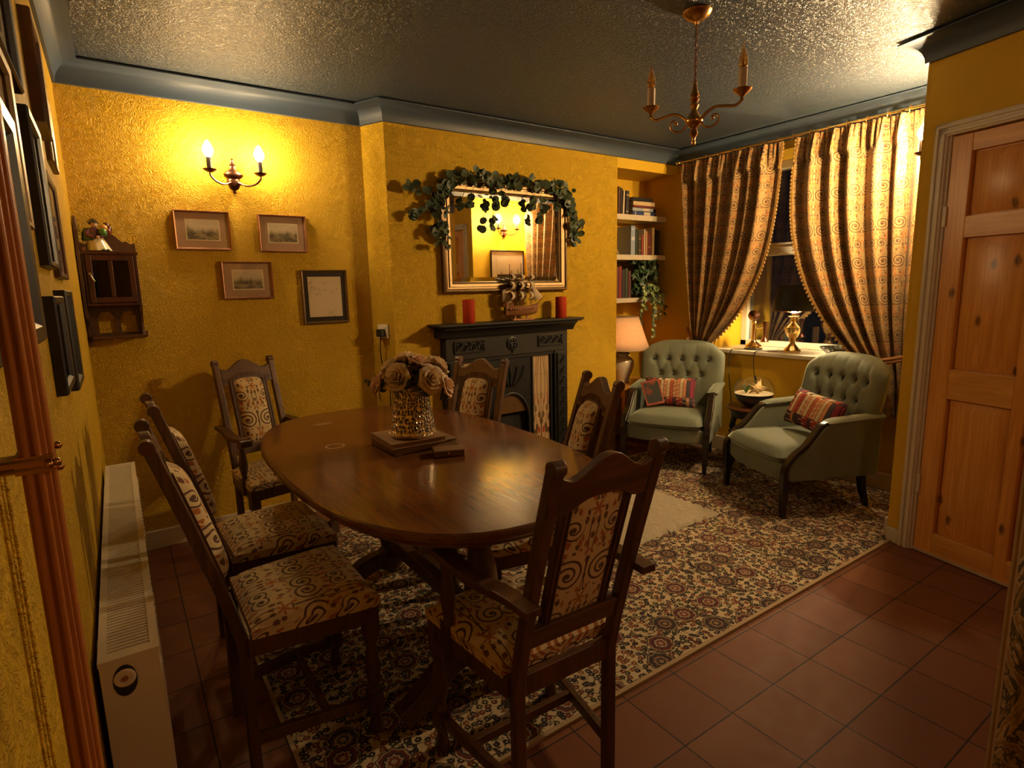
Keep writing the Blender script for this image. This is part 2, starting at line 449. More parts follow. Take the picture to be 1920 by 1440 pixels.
# ------------------------------------------------------------------ room shell
struct(MB().bx(-.3, 4.9, -1.2, 4.0, -.1, 0).build('floor', M_tile))
struct(MB().bx(-.3, 4.12, -1.2, 3.8, 2.42, 2.5).build('ceiling', M_ceil))
struct(MB().bx(-.24, -.12, -1.1, 3.72, 0, 2.42).build('wall_left', M_wall))
struct(MB().bx(-.24, 3.0, -1.1, -1.0, 0, 2.42).build('wall_rear', M_wall2))
CH = [(1.337, 3.513), (1.413, 3.348), (3.31, 3.348), (3.31, 3.80), (1.337, 3.80)]
struct(MB().bx(-.12, 1.337, 3.513, 3.8, 0, 2.42).build('wall_back', M_wall))
struct(MB().prism(CH, 0, 2.42).build('wall_chimney', M_wall))
b = MB().bx(3.31, 4.0, 3.70, 3.80, 0, 2.42); b.bx(3.31, 4.0, 3.348, 3.70, 2.24, 2.42)
struct(b.build('wall_alcove', M_wall2))
WY0, WY1, WZ0, WZ1 = 1.62, 2.92, .80, 2.26
b = MB().bx(4.0, 4.46, 1.05, WY0, 0, 2.42).bx(4.0, 4.46, WY1, 3.80, 0, 2.42)
b.bx(4.0, 4.46, WY0, WY1, 0, WZ0).bx(4.0, 4.46, WY0, WY1, WZ1, 2.42)
struct(b.build('wall_right', M_wall2))
struct(MB().bx(3.212, 4.0, 1.12, 1.25, 0, 2.42).build('wall_return', M_wall2))
DP = Vector((3.21, 1.234, 0)); DU = Vector((-.2411, -.9705, 0)); DN = Vector((-.9705, .2411, 0))
def dl(s, d, z): return DP + DU*s + DN*d + Vector((0, 0, z))
def dbox(mb, s0, s1, d0, d1, z0, z1):
    return mb.add([dl(s, d, z) for z in (z0, z1) for d in (d0, d1) for s in (s0, s1)], [(0,2,3,1),(4,5,7,6),(0,1,5,4),(2,6,7,3),(0,4,6,2),(1,3,7,5)])
DS0, DS1, DZ = .108, .878, 1.972
b = MB(); dbox(b, 0, DS0, -.11, 0, 0, 2.42); dbox(b, DS0, DS1, -.11, 0, DZ, 2.42); dbox(b, DS1, 2.35, -.11, 0, 0, 2.42)
struct(b.build('wall_door', M_wall2))
# coving
loop = [Vector(p) for p in [(-.12, -1.0), (-.12, 3.513), (1.337, 3.513), (1.413, 3.348), (4.0, 3.348), (4.0, 1.25), (3.21, 1.25), (2.66, -.97)]]
prof = [(0, 2.316), (.006, 2.316)] + [(.012+.088*(1-math.cos(a)), 2.318+.088*math.sin(a)) for a in [PI/2*i/6 for i in range(7)]] + [(.104, 2.406), (.104, 2.412), (0, 2.412)]
def miter(i):
    ds = []
    if i > 0: ds.append((loop[i]-loop[i-1]).normalized())
    if i < len(loop)-1: ds.append((loop[i+1]-loop[i]).normalized())
    ns = [Vector((d.y, -d.x)) for d in ds]
    if len(ns) == 1: return ns[0]
    m = (ns[0]+ns[1]).normalized(); return m/max(.3, m.dot(ns[0]))
b = MB(); k = len(prof); vs = []
for i, p in enumerate(loop):
    m = miter(i)
    vs += [(p.x+m.x*o, p.y+m.y*o, z) for o, z in prof]
fs = [(i*k+j, i*k+(j+1) % k, (i+1)*k+(j+1) % k, (i+1)*k+j) for i in range(len(loop)-1) for j in range(k)]
struct(b.add(vs, fs).build('trim_1', M_cov))
# skirting boards
struct(MB().bx(-.12, -.10, -1.0, 3.513, 0, .10).build('baseboard_left', M_white, bevel=.004))
struct(MB().bx(-.10, 1.335, 3.490, 3.513, 0, .10).build('baseboard_back', M_white, bevel=.004))
struct(MB().bx(3.972, 4.0, 1.27, 3.69, 0, .11).build('baseboard_right', M_white, bevel=.004))
b = MB(); dbox(b, -.012, .056, 0, .018, 0, .075)
struct(b.build('baseboard_door', M_white, bevel=.004))
struct(MB().bx(3.22, 3.972, 1.25, 1.27, 0, .11).build('baseboard_return', M_white, bevel=.004))
# raised vertical seam on the left wall (embossed wallpaper border)
b = MB()
for yy in (.765, .785, .812): b.bx(-.122, -.1165, yy, yy+.006, 0, 1.16)
struct(b.build('trim_2', M_wall, bevel=.002))
# door and its frame
b = MB()
for d, w0, w1 in ((.016, .050, DS0), (.024, .058, .072), (.024, .086, .100)):
    dbox(b, w0, w1, 0, d, 0, DZ+(DS0-w0)); dbox(b, DS1+(DS0-w1), DS1+(DS0-w0), 0, d, 0, DZ+(DS0-w0))
    dbox(b, w0, DS1+(DS0-w0), 0, d, DZ+(DS0-w1), DZ+(DS0-w0))
dbox(b, DS0-.001, DS0+.010, -.10, .004, 0, DZ); dbox(b, DS1-.01, DS1, -.10, .004, 0, DZ)
struct(b.build('trim_3', M_white, bevel=.003))
dr = thing('door_1', 'varnished knotty pine panelled door in a cream frame', 'door', dl(0, 0, 0), math.atan2(DU.y, DU.x)); dr['kind'] = 'structure'
def D(mb, s0, s1, d0, d1, z0, z1): return mb.bx(s0, s1, -d1, -d0, z0, z1)   # local frame of the door: x along it, -y outwards
DL0, DL1 = DS0+.012, DS1-.012
cols = [(DL0+.085, .468), (.518, DL1-.085)]; rows = [(.118, .785), (.925, 1.52), (1.615, 1.890)]
b = MB(); D(b, DL0, DL1, -.045, -.028, .012, DZ-.004)
for s0, s1 in ((DL0, cols[0][0]), (cols[0][1], cols[1][0]), (cols[1][1], DL1)): D(b, s0, s1, -.045, -.004, .012, DZ-.004)
b.build('door_leaf', M_pine, dr, bevel=.003)
b = MB()
for z0, z1 in ((.013, .118), (.785, .925), (1.52, 1.615), (1.890, DZ-.005)):
    for s0, s1 in cols: D(b, s0-.001, s1+.001, -.044, -.0048, z0, z1)
b.build('cross_rails', wood('pine_rails', (.55, .235, .042), (.76, .375, .090), .32, axis=0, sc=.8), dr, bevel=.003)
for z0, z1 in rows:
    for s0, s1 in cols:
        pb = MB(); w = s1-s0; h = z1-z0
        o = [(s0+.006, z0+.006), (s1-.006, z0+.006), (s1-.006, z1-.006), (s0+.006, z1-.006)]
        i_ = [(s0+.045, z0+.045), (s1-.045, z0+.045), (s1-.045, z1-.045), (s0+.045, z1-.045)]
        vs = [(a, .026, c) for a, c in o] + [(a, .024, c) for a, c in o] + [(a, .009, c) for a, c in i_]
        fs = [(0,1,2,3)] + [(q, (q+1) % 4, 4+(q+1) % 4, 4+q) for q in range(4)] + [(4+q, 4+(q+1) % 4, 8+(q+1) % 4, 8+q) for q in range(4)] + [(8,9,10,11)]
        pb.add(vs, fs).build('door_panel', M_pine, dr, bevel=.0015)
D(MB(), DL0, DL1, -.006, .002, .006, .018).build('draught_strip', M_sleeve, dr)
for zz in (.35, 1.62):
    D(MB(), DL0-.012, DL0+.006, -.004, .006, zz-.045, zz+.045).build('hinge', M_white, dr, bevel=.002)
hb = MB(); hb.tube([(DL1-.05, .004, 1.0), (DL1-.05, -.045, 1.0), (DL1-.05, -.05, 1.0)], .008); hb.ball((DL1-.05, -.06, 1.0), .025)
hb.build('door_knob', M_brass, dr)
# window
GX = 4.38
b = MB(); F = .055
b.bx(GX-.04, GX+.04, WY0, WY1, WZ0+.03, WZ0+.075); b.bx(GX-.04, GX+.04, WY0, WY1, WZ1-.06, WZ1)
b.bx(GX-.04, GX+.04, WY0, WY0+F, WZ0+.03, WZ1); b.bx(GX-.04, GX+.04, WY1-F, WY1, WZ0+.03, WZ1)
b.bx(GX-.045, GX+.04, WY0+F, WY1-F, 1.552, 1.648); b.bx(GX-.055, GX-.035, WY0+F, WY1-F, 1.565, 1.615)
w = struct(b.build('window_1', M_sill, bevel=.004))
MB().bx(GX-.004, GX+.004, WY0+F, WY1-F, WZ0+.075, 1.555).build('lower_pane', M_pane, w, flat=True)
MB().bx(GX-.004, GX+.004, WY0+F, WY1-F, 1.648, WZ1-.06).build('upper_pane', M_pane, w, flat=True)
struct(MB().bx(3.955, GX-.04, WY0-.03, WY1-.001, .80, .83).build('trim_4', M_sill, bevel=.006))
# alcove shelves
for i, (z0, z1) in enumerate(((1.872, 1.916), (1.552, 1.594), (1.202, 1.240))):
    o = MB().bx(3.312, 3.998, 3.452, 3.70, z0, z1).build('wall_shelf', M_white, bevel=.003)
    tag(o, ['cream painted alcove shelf, topmost of the three', 'cream painted alcove shelf, middle of the three', 'cream painted alcove shelf, lowest of the three, with the ivy'][i], 'shelf', 'alcove shelves')

# ------------------------------------------------------------------ camera and world
R = Matrix(((0.8238938503386904, -0.5663340405673795, -0.021556388118450565), (-0.11037084759689378, -0.12302623189731943, -0.9862468363781403), (0.5558931546392982, 0.8149419002356995, -0.16386732397093828)))
cam = bpy.data.cameras.new('camera'); co_ = bpy.data.objects.new('camera', cam); C.objects.link(co_)
cam.sensor_width = 36; cam.lens = 1078.3268*36/1920; cam.clip_start = .02
r0, r1, r2 = R[0], R[1], R[2]
mw = Matrix(((r0[0], -r1[0], -r2[0], 0), (r0[1], -r1[1], -r2[1], 0), (r0[2], -r1[2], -r2[2], 1.34), (0, 0, 0, 1)))
co_.matrix_world = mw; scene.camera = co_
wd = bpy.data.worlds.new('night'); scene.world = wd; wd.use_nodes = True
wd.node_tree.nodes['Background'].inputs[0].default_value = (.010, .012, .018, 1)
wd.node_tree.nodes['Background'].inputs[1].default_value = .3
vs_ = scene.view_settings; vs_.view_transform = 'Standard'; vs_.look = 'None'; vs_.gamma = 1; vs_.exposure = .58; vs_.use_curve_mapping = False
scene.cycles.use_denoising = True
# dim fill light added behind the camera, standing in for an unseen next room
ld = bpy.data.lights.new('added_fill_light', 'POINT'); ld.energy = 7.5; ld.color = (1., .66, .46); ld.shadow_soft_size = .07
lo = bpy.data.objects.new('added_fill_light', ld); C.objects.link(lo); lo.location = (1.42, -.80, 1.90)
# ------------------------------------------------------------------ rugs
r = thing('persian_rug', 'large cream and maroon floral patterned rug under the dining table and armchairs', 'rug', (0, 0, 0))
RX0, RX1, RY0, RY1 = .30, 3.93, 1.235, 3.10
MB().bx(RX0, RX1, RY0, RY1, .001, .012).build('rug_pile', M_rug, r)
b = MB().bx(RX0-.012, RX1, RY0-.016, RY0, .001, .0125).bx(RX0-.012, RX0, RY0-.016, RY1+.016, .001, .0125)
b.bx(RX0-.012, RX1, RY1, RY1+.016, .001, .0125)
b.build('rug_binding', M_bind, r)
b = MB(); sx0, sx1, sy0, sy1 = 1.70, 2.79, 1.96, 2.62
def shag(u, v):
    x = lerp(sx0, sx1, u); y = lerp(sy0, sy1, v)
    e = min(u, 1-u, v, 1-v)
    rough = (random.random()-.5)
    if e < .002: return (x+rough*.02, y+rough*.02, .0125)
    return (x, y, .024+rough*.012)
b.grid(shag, 84, 50)
tag(b.build('hearth_rug', M_shag, ang=180), 'cream shaggy hearth rug lying on the patterned rug', 'rug')

# ------------------------------------------------------------------ dining table
TX, TY, TA, TB, TE = .885, 1.985, .492, .872, 2.7
def sup(n, a, b_, e=TE):
    o = []
    for i in range(n):
        t = 2*PI*i/n; c_, s_ = math.cos(t), math.sin(t)
        o.append((a*math.copysign(abs(c_)**(2/e), c_), b_*math.copysign(abs(s_)**(2/e), s_)))
    return o
t = thing('dining_table', 'oval ended dark wood dining table with ring marks on its top', 'table', (TX, TY, 0))
b = MB(); n_ = 96; vs = []; lay = [(0, .744), (-.004, .749), (-.010, .75)]
prof_t = [(-.030, .700), (-.022, .706), (-.022, .716), (-.006, .720), (0, .728), (0, .740), (-.003, .746), (-.009, .7495)]
for o, z in prof_t:
    vs += [(x, y, z) for x, y in sup(n_, TA+o, TB+o)]
fs = [(j*n_+i, j*n_+(i+1) % n_, (j+1)*n_+(i+1) % n_, (j+1)*n_+i) for j in range(len(prof_t)-1) for i in range(n_)]
fs += [tuple(range(n_))[::-1], tuple(range((len(prof_t)-1)*n_, len(prof_t)*n_))]
b.add(vs, fs).build('tabletop', M_top, t, ang=14)
o = sup(64, TA-.20, TB-.30); MB().prism(o, .655, .70).build('apron', M_oak, t)
for yy, sgn in ((1.50-TY, -1), (2.28-TY, 1)):
    pd = MB().lathe([(.045, .14), (.06, .17), (.06, .21), (.035, .24), (.05, .30), (.058, .38), (.05, .46), (.034, .52), (.05, .55), (.055, .60), (.055, .655)], (0, yy, 0), 20).build('pedestal', M_oak, t)
    for sx in (-1, 1):
        f_ = MB().bar(curve([(0, yy, .19), (sx*.12, yy, .17), (sx*.23, yy+sgn*.0, .085), (sx*.30, yy, .048)], 5), .06, .07, scale=[1]*16)
        f_.build('foot', M_oak, pd, bevel=.008)
MB().bx(-.022, .022, 1.54-TY, 2.24-TY, .24, .30).build('stretcher', M_oak, t, bevel=.006)

# ------------------------------------------------------------------ dining chairs
def back_y(z): return 0. if z < .40 else -.165*((z-.40)/.60)**1.12
def chair(carver):
    t = thing('dining_armchair' if carver else 'dining_chair', 'x', 'chair')
    XW = .145
    for sx in (-1, 1):
        pts = [(sx*XW, .0, 0), (sx*XW, .0, .2)] + [(sx*XW, back_y(z), z) for z in (.40, .5, .6, .7, .8, .9, .975)]
        b = MB().bar(pts, .031, .030, up=(0, 1, 0))
        ps = b.build('back_post', M_oak, t, bevel=.005)
        fb = MB().lathe([(.019, -.016), (.019, .016)], (sx*XW, back_y(.985)-.002, .983), 14, Matrix.Rotation(PI/2, 4, 'Y'))
        fb.build('finial', M_oak, ps, bevel=.004)
    # crest rail
    def crest_z(x):
        q = x/.128
        return .947 + (.048*.5*(1+math.cos(PI*q/.80)) if abs(q) < .80 else 0) + .012*max(0, (abs(q)-.80)/.2)
    xs = [-.129+.258*i/40 for i in range(41)]
    def low(x): return .868 + .028*math.exp(-(x/.075)**4)
    poly = [(x, crest_z(x)) for x in xs] + [(x, low(x)) for x in reversed(xs)]
    mp = lambda a, bz, tt: (a, back_y(bz)+tt, bz)
    MB().prism(poly, -.012, .013, mp).build('crest_rail', M_oakx, t, bevel=.003)
    # fluting along the crest (front face)
    b = MB()
    for i in range(22):
        x = -.118+.236*i/21
        z0, z1 = low(x)+.012, low(x)+.034
        b.bar([(x, back_y(z0)+.0135, z0), (x*1.02, back_y(z1)+.0135, z1)], .005, .004, up=(0, 1, 0))
    b.build('carved_flutes', M_oak, t)
    MB().prism([(-.129, .512), (.129, .512), (.129, .566), (-.129, .566)], -.012, .012, mp).build('lower_rail', M_oakx, t, bevel=.003)
    for sx in (-1, 1):
        b = MB()
        for dx_, w_, d_ in ((0, .024, .018), (-.007, .004, .024), (.007, .004, .024)):
            b.bar([(sx*.086+dx_, back_y(z)+.008, z) for z in (.55, .65, .75, .85, .89)], w_, d_, up=(0, 1, 0))
        b.build('slat', M_oak, t)
    def panel(sgn):
        def fn(u, v):
            x = (u-.5)*.152; zt = low(x)+.004; z = lerp(.560, zt, v)
            e = (1-abs(2*u-1)**4)*(1-abs(2*v-1)**8)
            return (x, back_y(z) + .008 + (0.004+.038*e**.8 if sgn > 0 else -.004-.008*e), z)
        return fn
    b = MB().grid(panel(1), 14, 24); b.grid(panel(-1), 14, 24)
    b.build('back_panel', M_back, t, ang=80)
    # seat
    D0, D1, W0, W1 = .018, .362, .178, .220
    def hw(y): return lerp(W0, W1, (y-D0)/(D1-D0))
    def seat_fn(u, v):
        y = lerp(D0, D1, v); e = (1-abs(2*u-1)**5)*(1-abs(2*v-1)**6)
        s_ = 1-.03*(abs(2*v-1)**8)
        return ((2*u-1)*hw(y)*s_, y, .452+.034*e**.7)
    b = MB().grid(seat_fn, 24, 20)
    ring = [(-hw(D0), D0), (hw(D0), D0), (hw(D1), D1), (-hw(D1), D1)]
    b.prism([(x*.995, y) for x, y in ring], .425, .454)
    b.build('seat', M_seat, t, ang=60)
    b = MB(); w = .022
    rz0, rz1 = .372, .428
    b.prism([(-hw(D1)+.004, D1-.004), (hw(D1)-.004, D1-.004), (hw(D1)-.004, D1-.03), (-hw(D1)+.004, D1-.03)], rz0, rz1)
    b.prism([(-.14, -.010), (.14, -.010), (.14, .012), (-.14, .012)], rz0, rz1)
    for sx in (-1, 1):
        b.prism([(sx*(hw(D0)-.006), D0-.01), (sx*(hw(D1)-.006), D1-.006), (sx*(hw(D1)-.03), D1-.006), (sx*(hw(D0)-.03), D0-.01)], rz0, rz1)
    b.build('seat_rail', M_oak, t, bevel=.003)
    for sx in (-1, 1):
        lx, ly = sx*.196, D1-.028
        b = MB().bx(lx-.021, lx+.021, ly-.021, ly+.021, .33, .425).bx(lx-.021, lx+.021, ly-.021, ly+.021, .085, .145)
        b.lathe([(.017, 0), (.022, .02), (.018, .05), (.014, .07), (.020, .085)], (lx, ly, 0), 12)
        b.lathe([(.020, .145), (.013, .160), (.017, .175), (.024, .22), (.019, .27), (.013, .30), (.020, .315), (.020, .33)], (lx, ly, 0), 12)
        b.build('front_leg', M_oak, t)
        MB().bar([(sx*.147, .0, .115), (lx, ly, .115)], .022, .032).build('side_stretcher', M_oak, t, bevel=.003)
        if carver:
            ax, ay = sx*.200, .250
            b = MB().bx(ax-.017, ax+.017, ay-.017, ay+.017, .385, .46)
            b.lathe([(.017, .46), (.011, .475), (.015, .49), (.021, .53), (.016, .58), (.011, .605), (.017, .62), (.017, .645)], (ax, ay, 0), 12)
            b.build('arm_support', M_oak, t)
            pts = curve([(sx*.172, -.115, .655), (sx*.178, -.02, .655), (sx*.192, .12, .642), (sx*.203, .25, .655), (sx*.210, .325, .664)], 6)
            sc = [lerp(.85, 1.0, i/(len(pts)-1)) if i < len(pts)-4 else 1.12 for i in range(len(pts))]
            b = MB().bar(pts, .052, .024, scale=sc)
            b.lathe([(.019, -.027), (.019, .027)], (sx*.211, .328, .652), 14, Matrix.Rotation(PI/2, 4, 'Y'))
            b.build('arm', M_oakx if False else M_oak, t, bevel=.004)
    MB().bar([(-.172, .20, .115), (.172, .20, .115)], .020, .028).build('cross_stretcher', M_oak, t, bevel=.003)
    return t
def place(o, x, y, fx, fy, label, z=0):
    o.location = (x, y, z); o.rotation_euler = (0, 0, math.atan2(fy, fx)-PI/2); o['label'] = label; o['group'] = 'dining chairs'
carv = chair(True); side = chair(False)
c2 = copy_tree(carv); s2, s3, s4 = copy_tree(side), copy_tree(side), copy_tree(side)
place(carv, .84, 1.02, .03, 1, 'dark oak armchair seen from behind at the near end of the table')
place(c2, .575, 3.215, .20, -.98, 'dark oak armchair against the back wall below the four framed pictures')
place(side, .19, 1.742, 1, 0, 'armless scroll fabric chair beside the radiator, nearer of that pair to the camera')
place(s2, .225, 2.255, 1, .03, 'armless scroll fabric chair beside the radiator, nearer the back wall')
place(s3, 1.373, 1.671, -.948, .319, 'armless oak chair on the armchair side of the table, just beyond the near dining armchair')
place(s4, 1.35, 2.41, -.93, -.37, 'armless oak chair directly in front of the fireplace')

# ------------------------------------------------------------------ green armchairs
def armchair():
    t = thing('armchair', 'x', 'armchair')
    # back: rounded, wrapped shell with button tufts
    HW, Z0, Z1 = .325, .30, .890
    btn = [(i*.105-.21, .745) for i in range(5)] + [(i*.105-.1575, .625) for i in range(4)]
    def outl(u, v):
        a = 2*u-1
        z = lerp(Z0, Z1, v)
        q = max(0., (v-.72)/.28)
        w = HW*(.86+.14*min(1, v/.55)) * (1-.13*q**5)
        zz = z - .060*q*abs(a)**5 - .012*q*a*a
        return a*w, zz
    def yb(x, z): return -.245 - .13*(z-.30)/.6 + .55*max(0, abs(x)-.05)**2*1.2
    def fr_(u, v):
        x, z = outl(u, v); e = ((1-abs(2*u-1)**6)*(1-max(0, (v-.5)*2)**6))**.5
        d = .075*e
        for bx_, bz_ in btn:
            r2_ = (x-bx_)**2+(z-bz_)**2
            d -= .026*math.exp(-r2_/.0006)
            if z > bz_-.0 and bz_ > .7: d -= .006*math.exp(-((x-bx_)/.010)**2)*max(0, 1-(z-bz_)/.20)
        for i in range(4):
            bx_, bz_ = btn[5+i]
            for s_ in (-.0525, .0525):
                tt = (z-bz_)/.12
                if 0 <= tt <= 1: d -= .008*math.exp(-((x-(bx_+s_*tt))/.010)**2)
            if z < bz_: d -= .006*math.exp(-((x-bx_)/.010)**2)*max(0, 1-(bz_-z)/.2)
        return (x, yb(x, z)+d, z)
    def bk_(u, v):
        x, z = outl(u, v); e = ((1-abs(2*u-1)**6)*(1-max(0, (v-.5)*2)**6))**.5
        return (x, yb(x, z)-.055*e, z)
    b = MB().grid(fr_, 60, 44); b.grid(bk_, 30, 20)
    bk = b.build('backrest', M_velvet, t, ang=70)
    for bx_, bz_ in btn:
        MB().ball((bx_, yb(bx_, bz_)+.055, bz_), .010, 8, 6).build('button', M_button, bk)
    # seat cushion
    def cush(sg):
        def fn(u, v):
            a = 2*u-1; y = lerp(-.22, .315, v); e = ((1-abs(a)**8)*(1-abs(2*v-1)**8))**.45
            w = lerp(.235, .268, v); bow = .03*(1-a*a)*v
            return (a*w, y+bow, .345+(sg*(.062 if sg > 0 else .05)*e)+ (.012*(1-a*a)*(1-(2*v-1)**2) if sg > 0 else 0))
        return fn
    b = MB().grid(cush(1), 26, 22); b.grid(cush(-1), 26, 22); b.build('seat_cushion', M_velvet, t, ang=75)
    # base / apron (deeper, bowed front)
    fr = [(-.285, .285), (-.15, .325), (0, .335), (.15, .325), (.285, .285)]
    b = MB().prism([(-.26, -.27), (.26, -.27)] + fr[::-1], .215, .312); b.build('seat_base', M_velvet, t, bevel=.01)
    for sx in (-1, 1):
        # upholstered side
        top = curve([(-.30, .565, 0), (-.12, .550, 0), (.02, .542, 0), (.07, .525, 0), (.12, .475, 0), (.17, .415, 0), (.235, .36, 0), (.285, .30, 0)], 4)
        poly = [(-.29, .215)] + [(p.x, p.y) for p in top] + [(.285, .215)]
        b = MB().prism(poly, -.026, .026, lambda a, bz, tt: (sx*(.292+tt+.018*(a > 0)*0), a, bz))
        b.build('side_panel', M_velvet, t, bevel=.014)
        pad = MB().grid(lambda u, v: (sx*(.292+.040*math.sin(2*PI*u)), lerp(-.30, .055, v), lerp(.562, .544, v)+.022*math.cos(2*PI*u)*(1-.9*max(0, (v-.85)/.15)**2)), 12, 10, cu=True)
        pad.build('arm_pad', M_velvet, t)
        pts = curve([(sx*.292, .03, .540), (sx*.294, .085, .523), (sx*.296, .135, .468), (sx*.298, .185, .412), (sx*.300, .25, .365), (sx*.300, .298, .30), (sx*.298, .305, .215)], 5)
        b = MB().bar(pts, .042, .026, up=(0, 1, .4)); fc = b.build('arm_facing', M_dark, t, bevel=.006)
        MB().bar([(sx*.295, .295, .235), (sx*.293, .295, .12), (sx*.290, .292, 0)], .044, .044, up=(0, 1, 0), scale=[1, .85, .62]).build('front_leg', M_dark, t, bevel=.004)
        MB().bar([(sx*.23, -.25, .235), (sx*.232, -.265, .12), (sx*.235, -.30, 0)], .042, .042, up=(0, 1, 0), scale=[1, .85, .62]).build('rear_leg', M_dark, t, bevel=.004)
    return t
aL = armchair()
def place_arm(o, fx, fy, frx, fry, label):
    # front right leg (seen facing the chair from its own rear: local +x) located at a floor point
    L = math.hypot(fx, fy); fx, fy = fx/L, fy/L
    rz = math.atan2(fy, fx)-PI/2
    lx, ly = frx
    c_, s_ = math.cos(rz), math.sin(rz)
    o.location = (fry[0]-(c_*lx-s_*ly), fry[1]-(s_*lx+c_*ly), 0.0125); o.rotation_euler = (0, 0, rz)
    o['label'] = label; o['group'] = 'green velvet armchairs'
aR = copy_tree(aL)
place_arm(aL, -.885, -.465, (-.29, .292), (3.309, 2.467), 'sage green buttoned armchair in the corner beside the table lamp, with an open-faced book on it')
place_arm(aR, -.914, .407, (-.29, .292), (3.016, 1.711), 'sage green buttoned armchair nearest the pine door')
aL['label'] = 'sage green buttoned armchair beside the alcove and table lamp'

def cushion(label, M, parent=None):
    n = N('book_spine_print', .85, 0, .15)
    x, y, z = n.xyz(n.co())
    row = n.m2('FLOOR', n.addm(n.m2('DIVIDE', z, .135), 10.35))
    wob = n.mul(n.xyz(n.white(n.vec(row, 3., 1.)).outputs['Color'])[1], 3.)
    cu = n.addm(n.m2('DIVIDE', x, .024), wob); cx_ = n.m2('FLOOR', cu)
    col_ = n.xyz(n.white(n.vec(cx_, row, 2.)).outputs['Color'])
    c = n.ramp(col_[0], [(0, (.30, .045, .03)), (.18, (.50, .36, .20)), (.32, (.08, .035, .05)), (.46, (.42, .10, .05)), (.60, (.06, .05, .06)), (.72, (.48, .20, .09)), (.84, (.20, .03, .05)), (.93, (.60, .48, .30))], 'CONSTANT')
    gap = n.gt(n.m2('ABSOLUTE', n.sub(n.fr(cu), .5)), .44)
    c = n.mix(gap, c, (.02, .012, .01))
    band = n.lt(n.m2('ABSOLUTE', n.sub(n.fr(n.addm(n.mul(z, 30.), col_[1])), .5)), .07)
    c = n.mix(n.mul(band, n.gt(col_[2], .4)), c, (.55, .42, .24))
    n.col(c)
    t = thing('cushion', label, 'cushion', group='book print cushions')
    W, H, T = .195, .118, .060
    def fn(sg):
        def g(u, v):
            a, b_ = 2*u-1, 2*v-1
            e = ((1-a**4)*(1-b_**4))**.6
            pinch = 1-.07*(1-a*a)*0
            return (a*W*(1-.06*(1-abs(b_)**2)*abs(a)**3), sg*T*e, b_*H*(1-.08*(1-abs(a)**2)*abs(b_)**3))
        return g
    b = MB().grid(fn(1), 24, 18); b.grid(fn(-1), 24, 18)
    b.build('cushion_cover', n.m, t, ang=80)
    pts = [(sx*W*.985, 0, sz*H*.985) for sx, sz in ((-1, -1), (1, -1), (1, 1), (-1, 1), (-1, -1))]
    t.matrix_world = M
    return t
def arm_mat(o, loc, rx=0, ry=0, rz=0):
    A = Matrix.Translation(o.location) @ Matrix.Rotation(o.rotation_euler[2], 4, 'Z')
    return A @ Matrix.Translation(loc) @ Matrix.Rotation(rz, 4, 'Z') @ Matrix.Rotation(rx, 4, 'X') @ Matrix.Rotation(ry, 4, 'Y')
CUL = cushion('book print cushion lying across the armchair beside the table lamp', arm_mat(aL, (.035, -.035, .515), .38, .03, 0))
CUR = cushion('book print cushion propped in the armchair nearest the pine door', arm_mat(aR, (-.05, -.06, .545), .45, -.10, .12))
# book leaning on the left cushion
def make_book(name, label, cat, w, h, d, colr, M, group=None, rough=.5, spine=None):
    t = thing(name, label, cat, group=group)
    m_ = plain(name + '_cover', colr, rough, var=.12, sc=30.)
    b = MB().bx(0, .003, 0, d, 0, h).bx(w-.003, w, 0, d, 0, h).bx(0, w, 0, .003, 0, h)
    b.build('cover', m_, t, bevel=.001)
    MB().bx(.003, w-.003, .003, d-.004, .003, h-.003).build('pages', M_pages, t)
    if spine:
        b = MB()
        for z0, z1 in spine[1]: b.bx(w*.12, w*.88, -.0008, .001, z0*h, z1*h)
        b.build('spine_band', plain(name + '_band', spine[0], .5), t)
    t.matrix_world = M
    return t
n = N('paperback_art', .3); x, y, z = n.xyz(n.co()); q = n.noise(n.co(), 14., 4.)
n.col(n.mix(n.smooth(q, .36, .47), (.22, .06, .03), (.045, .045, .042)))
bk = make_book('paperback_book', 'dark covered paperback leaning on the cushion of the armchair beside the table lamp', 'book', .020, .20, .135, (.28, .06, .03), arm_mat(aL, (.17, .115, .418), .0, .0, PI/2+.25) @ Matrix.Rotation(-.55, 4, 'Y') @ Matrix.Rotation(.25, 4, 'X'))
MB().bx(.0195, .0206, .012, .125, .015, .185).build('cover_picture', n.m, bk); MB().bx(-.0006, .0005, .012, .125, .015, .185).build('cover_picture', n.m, bk)
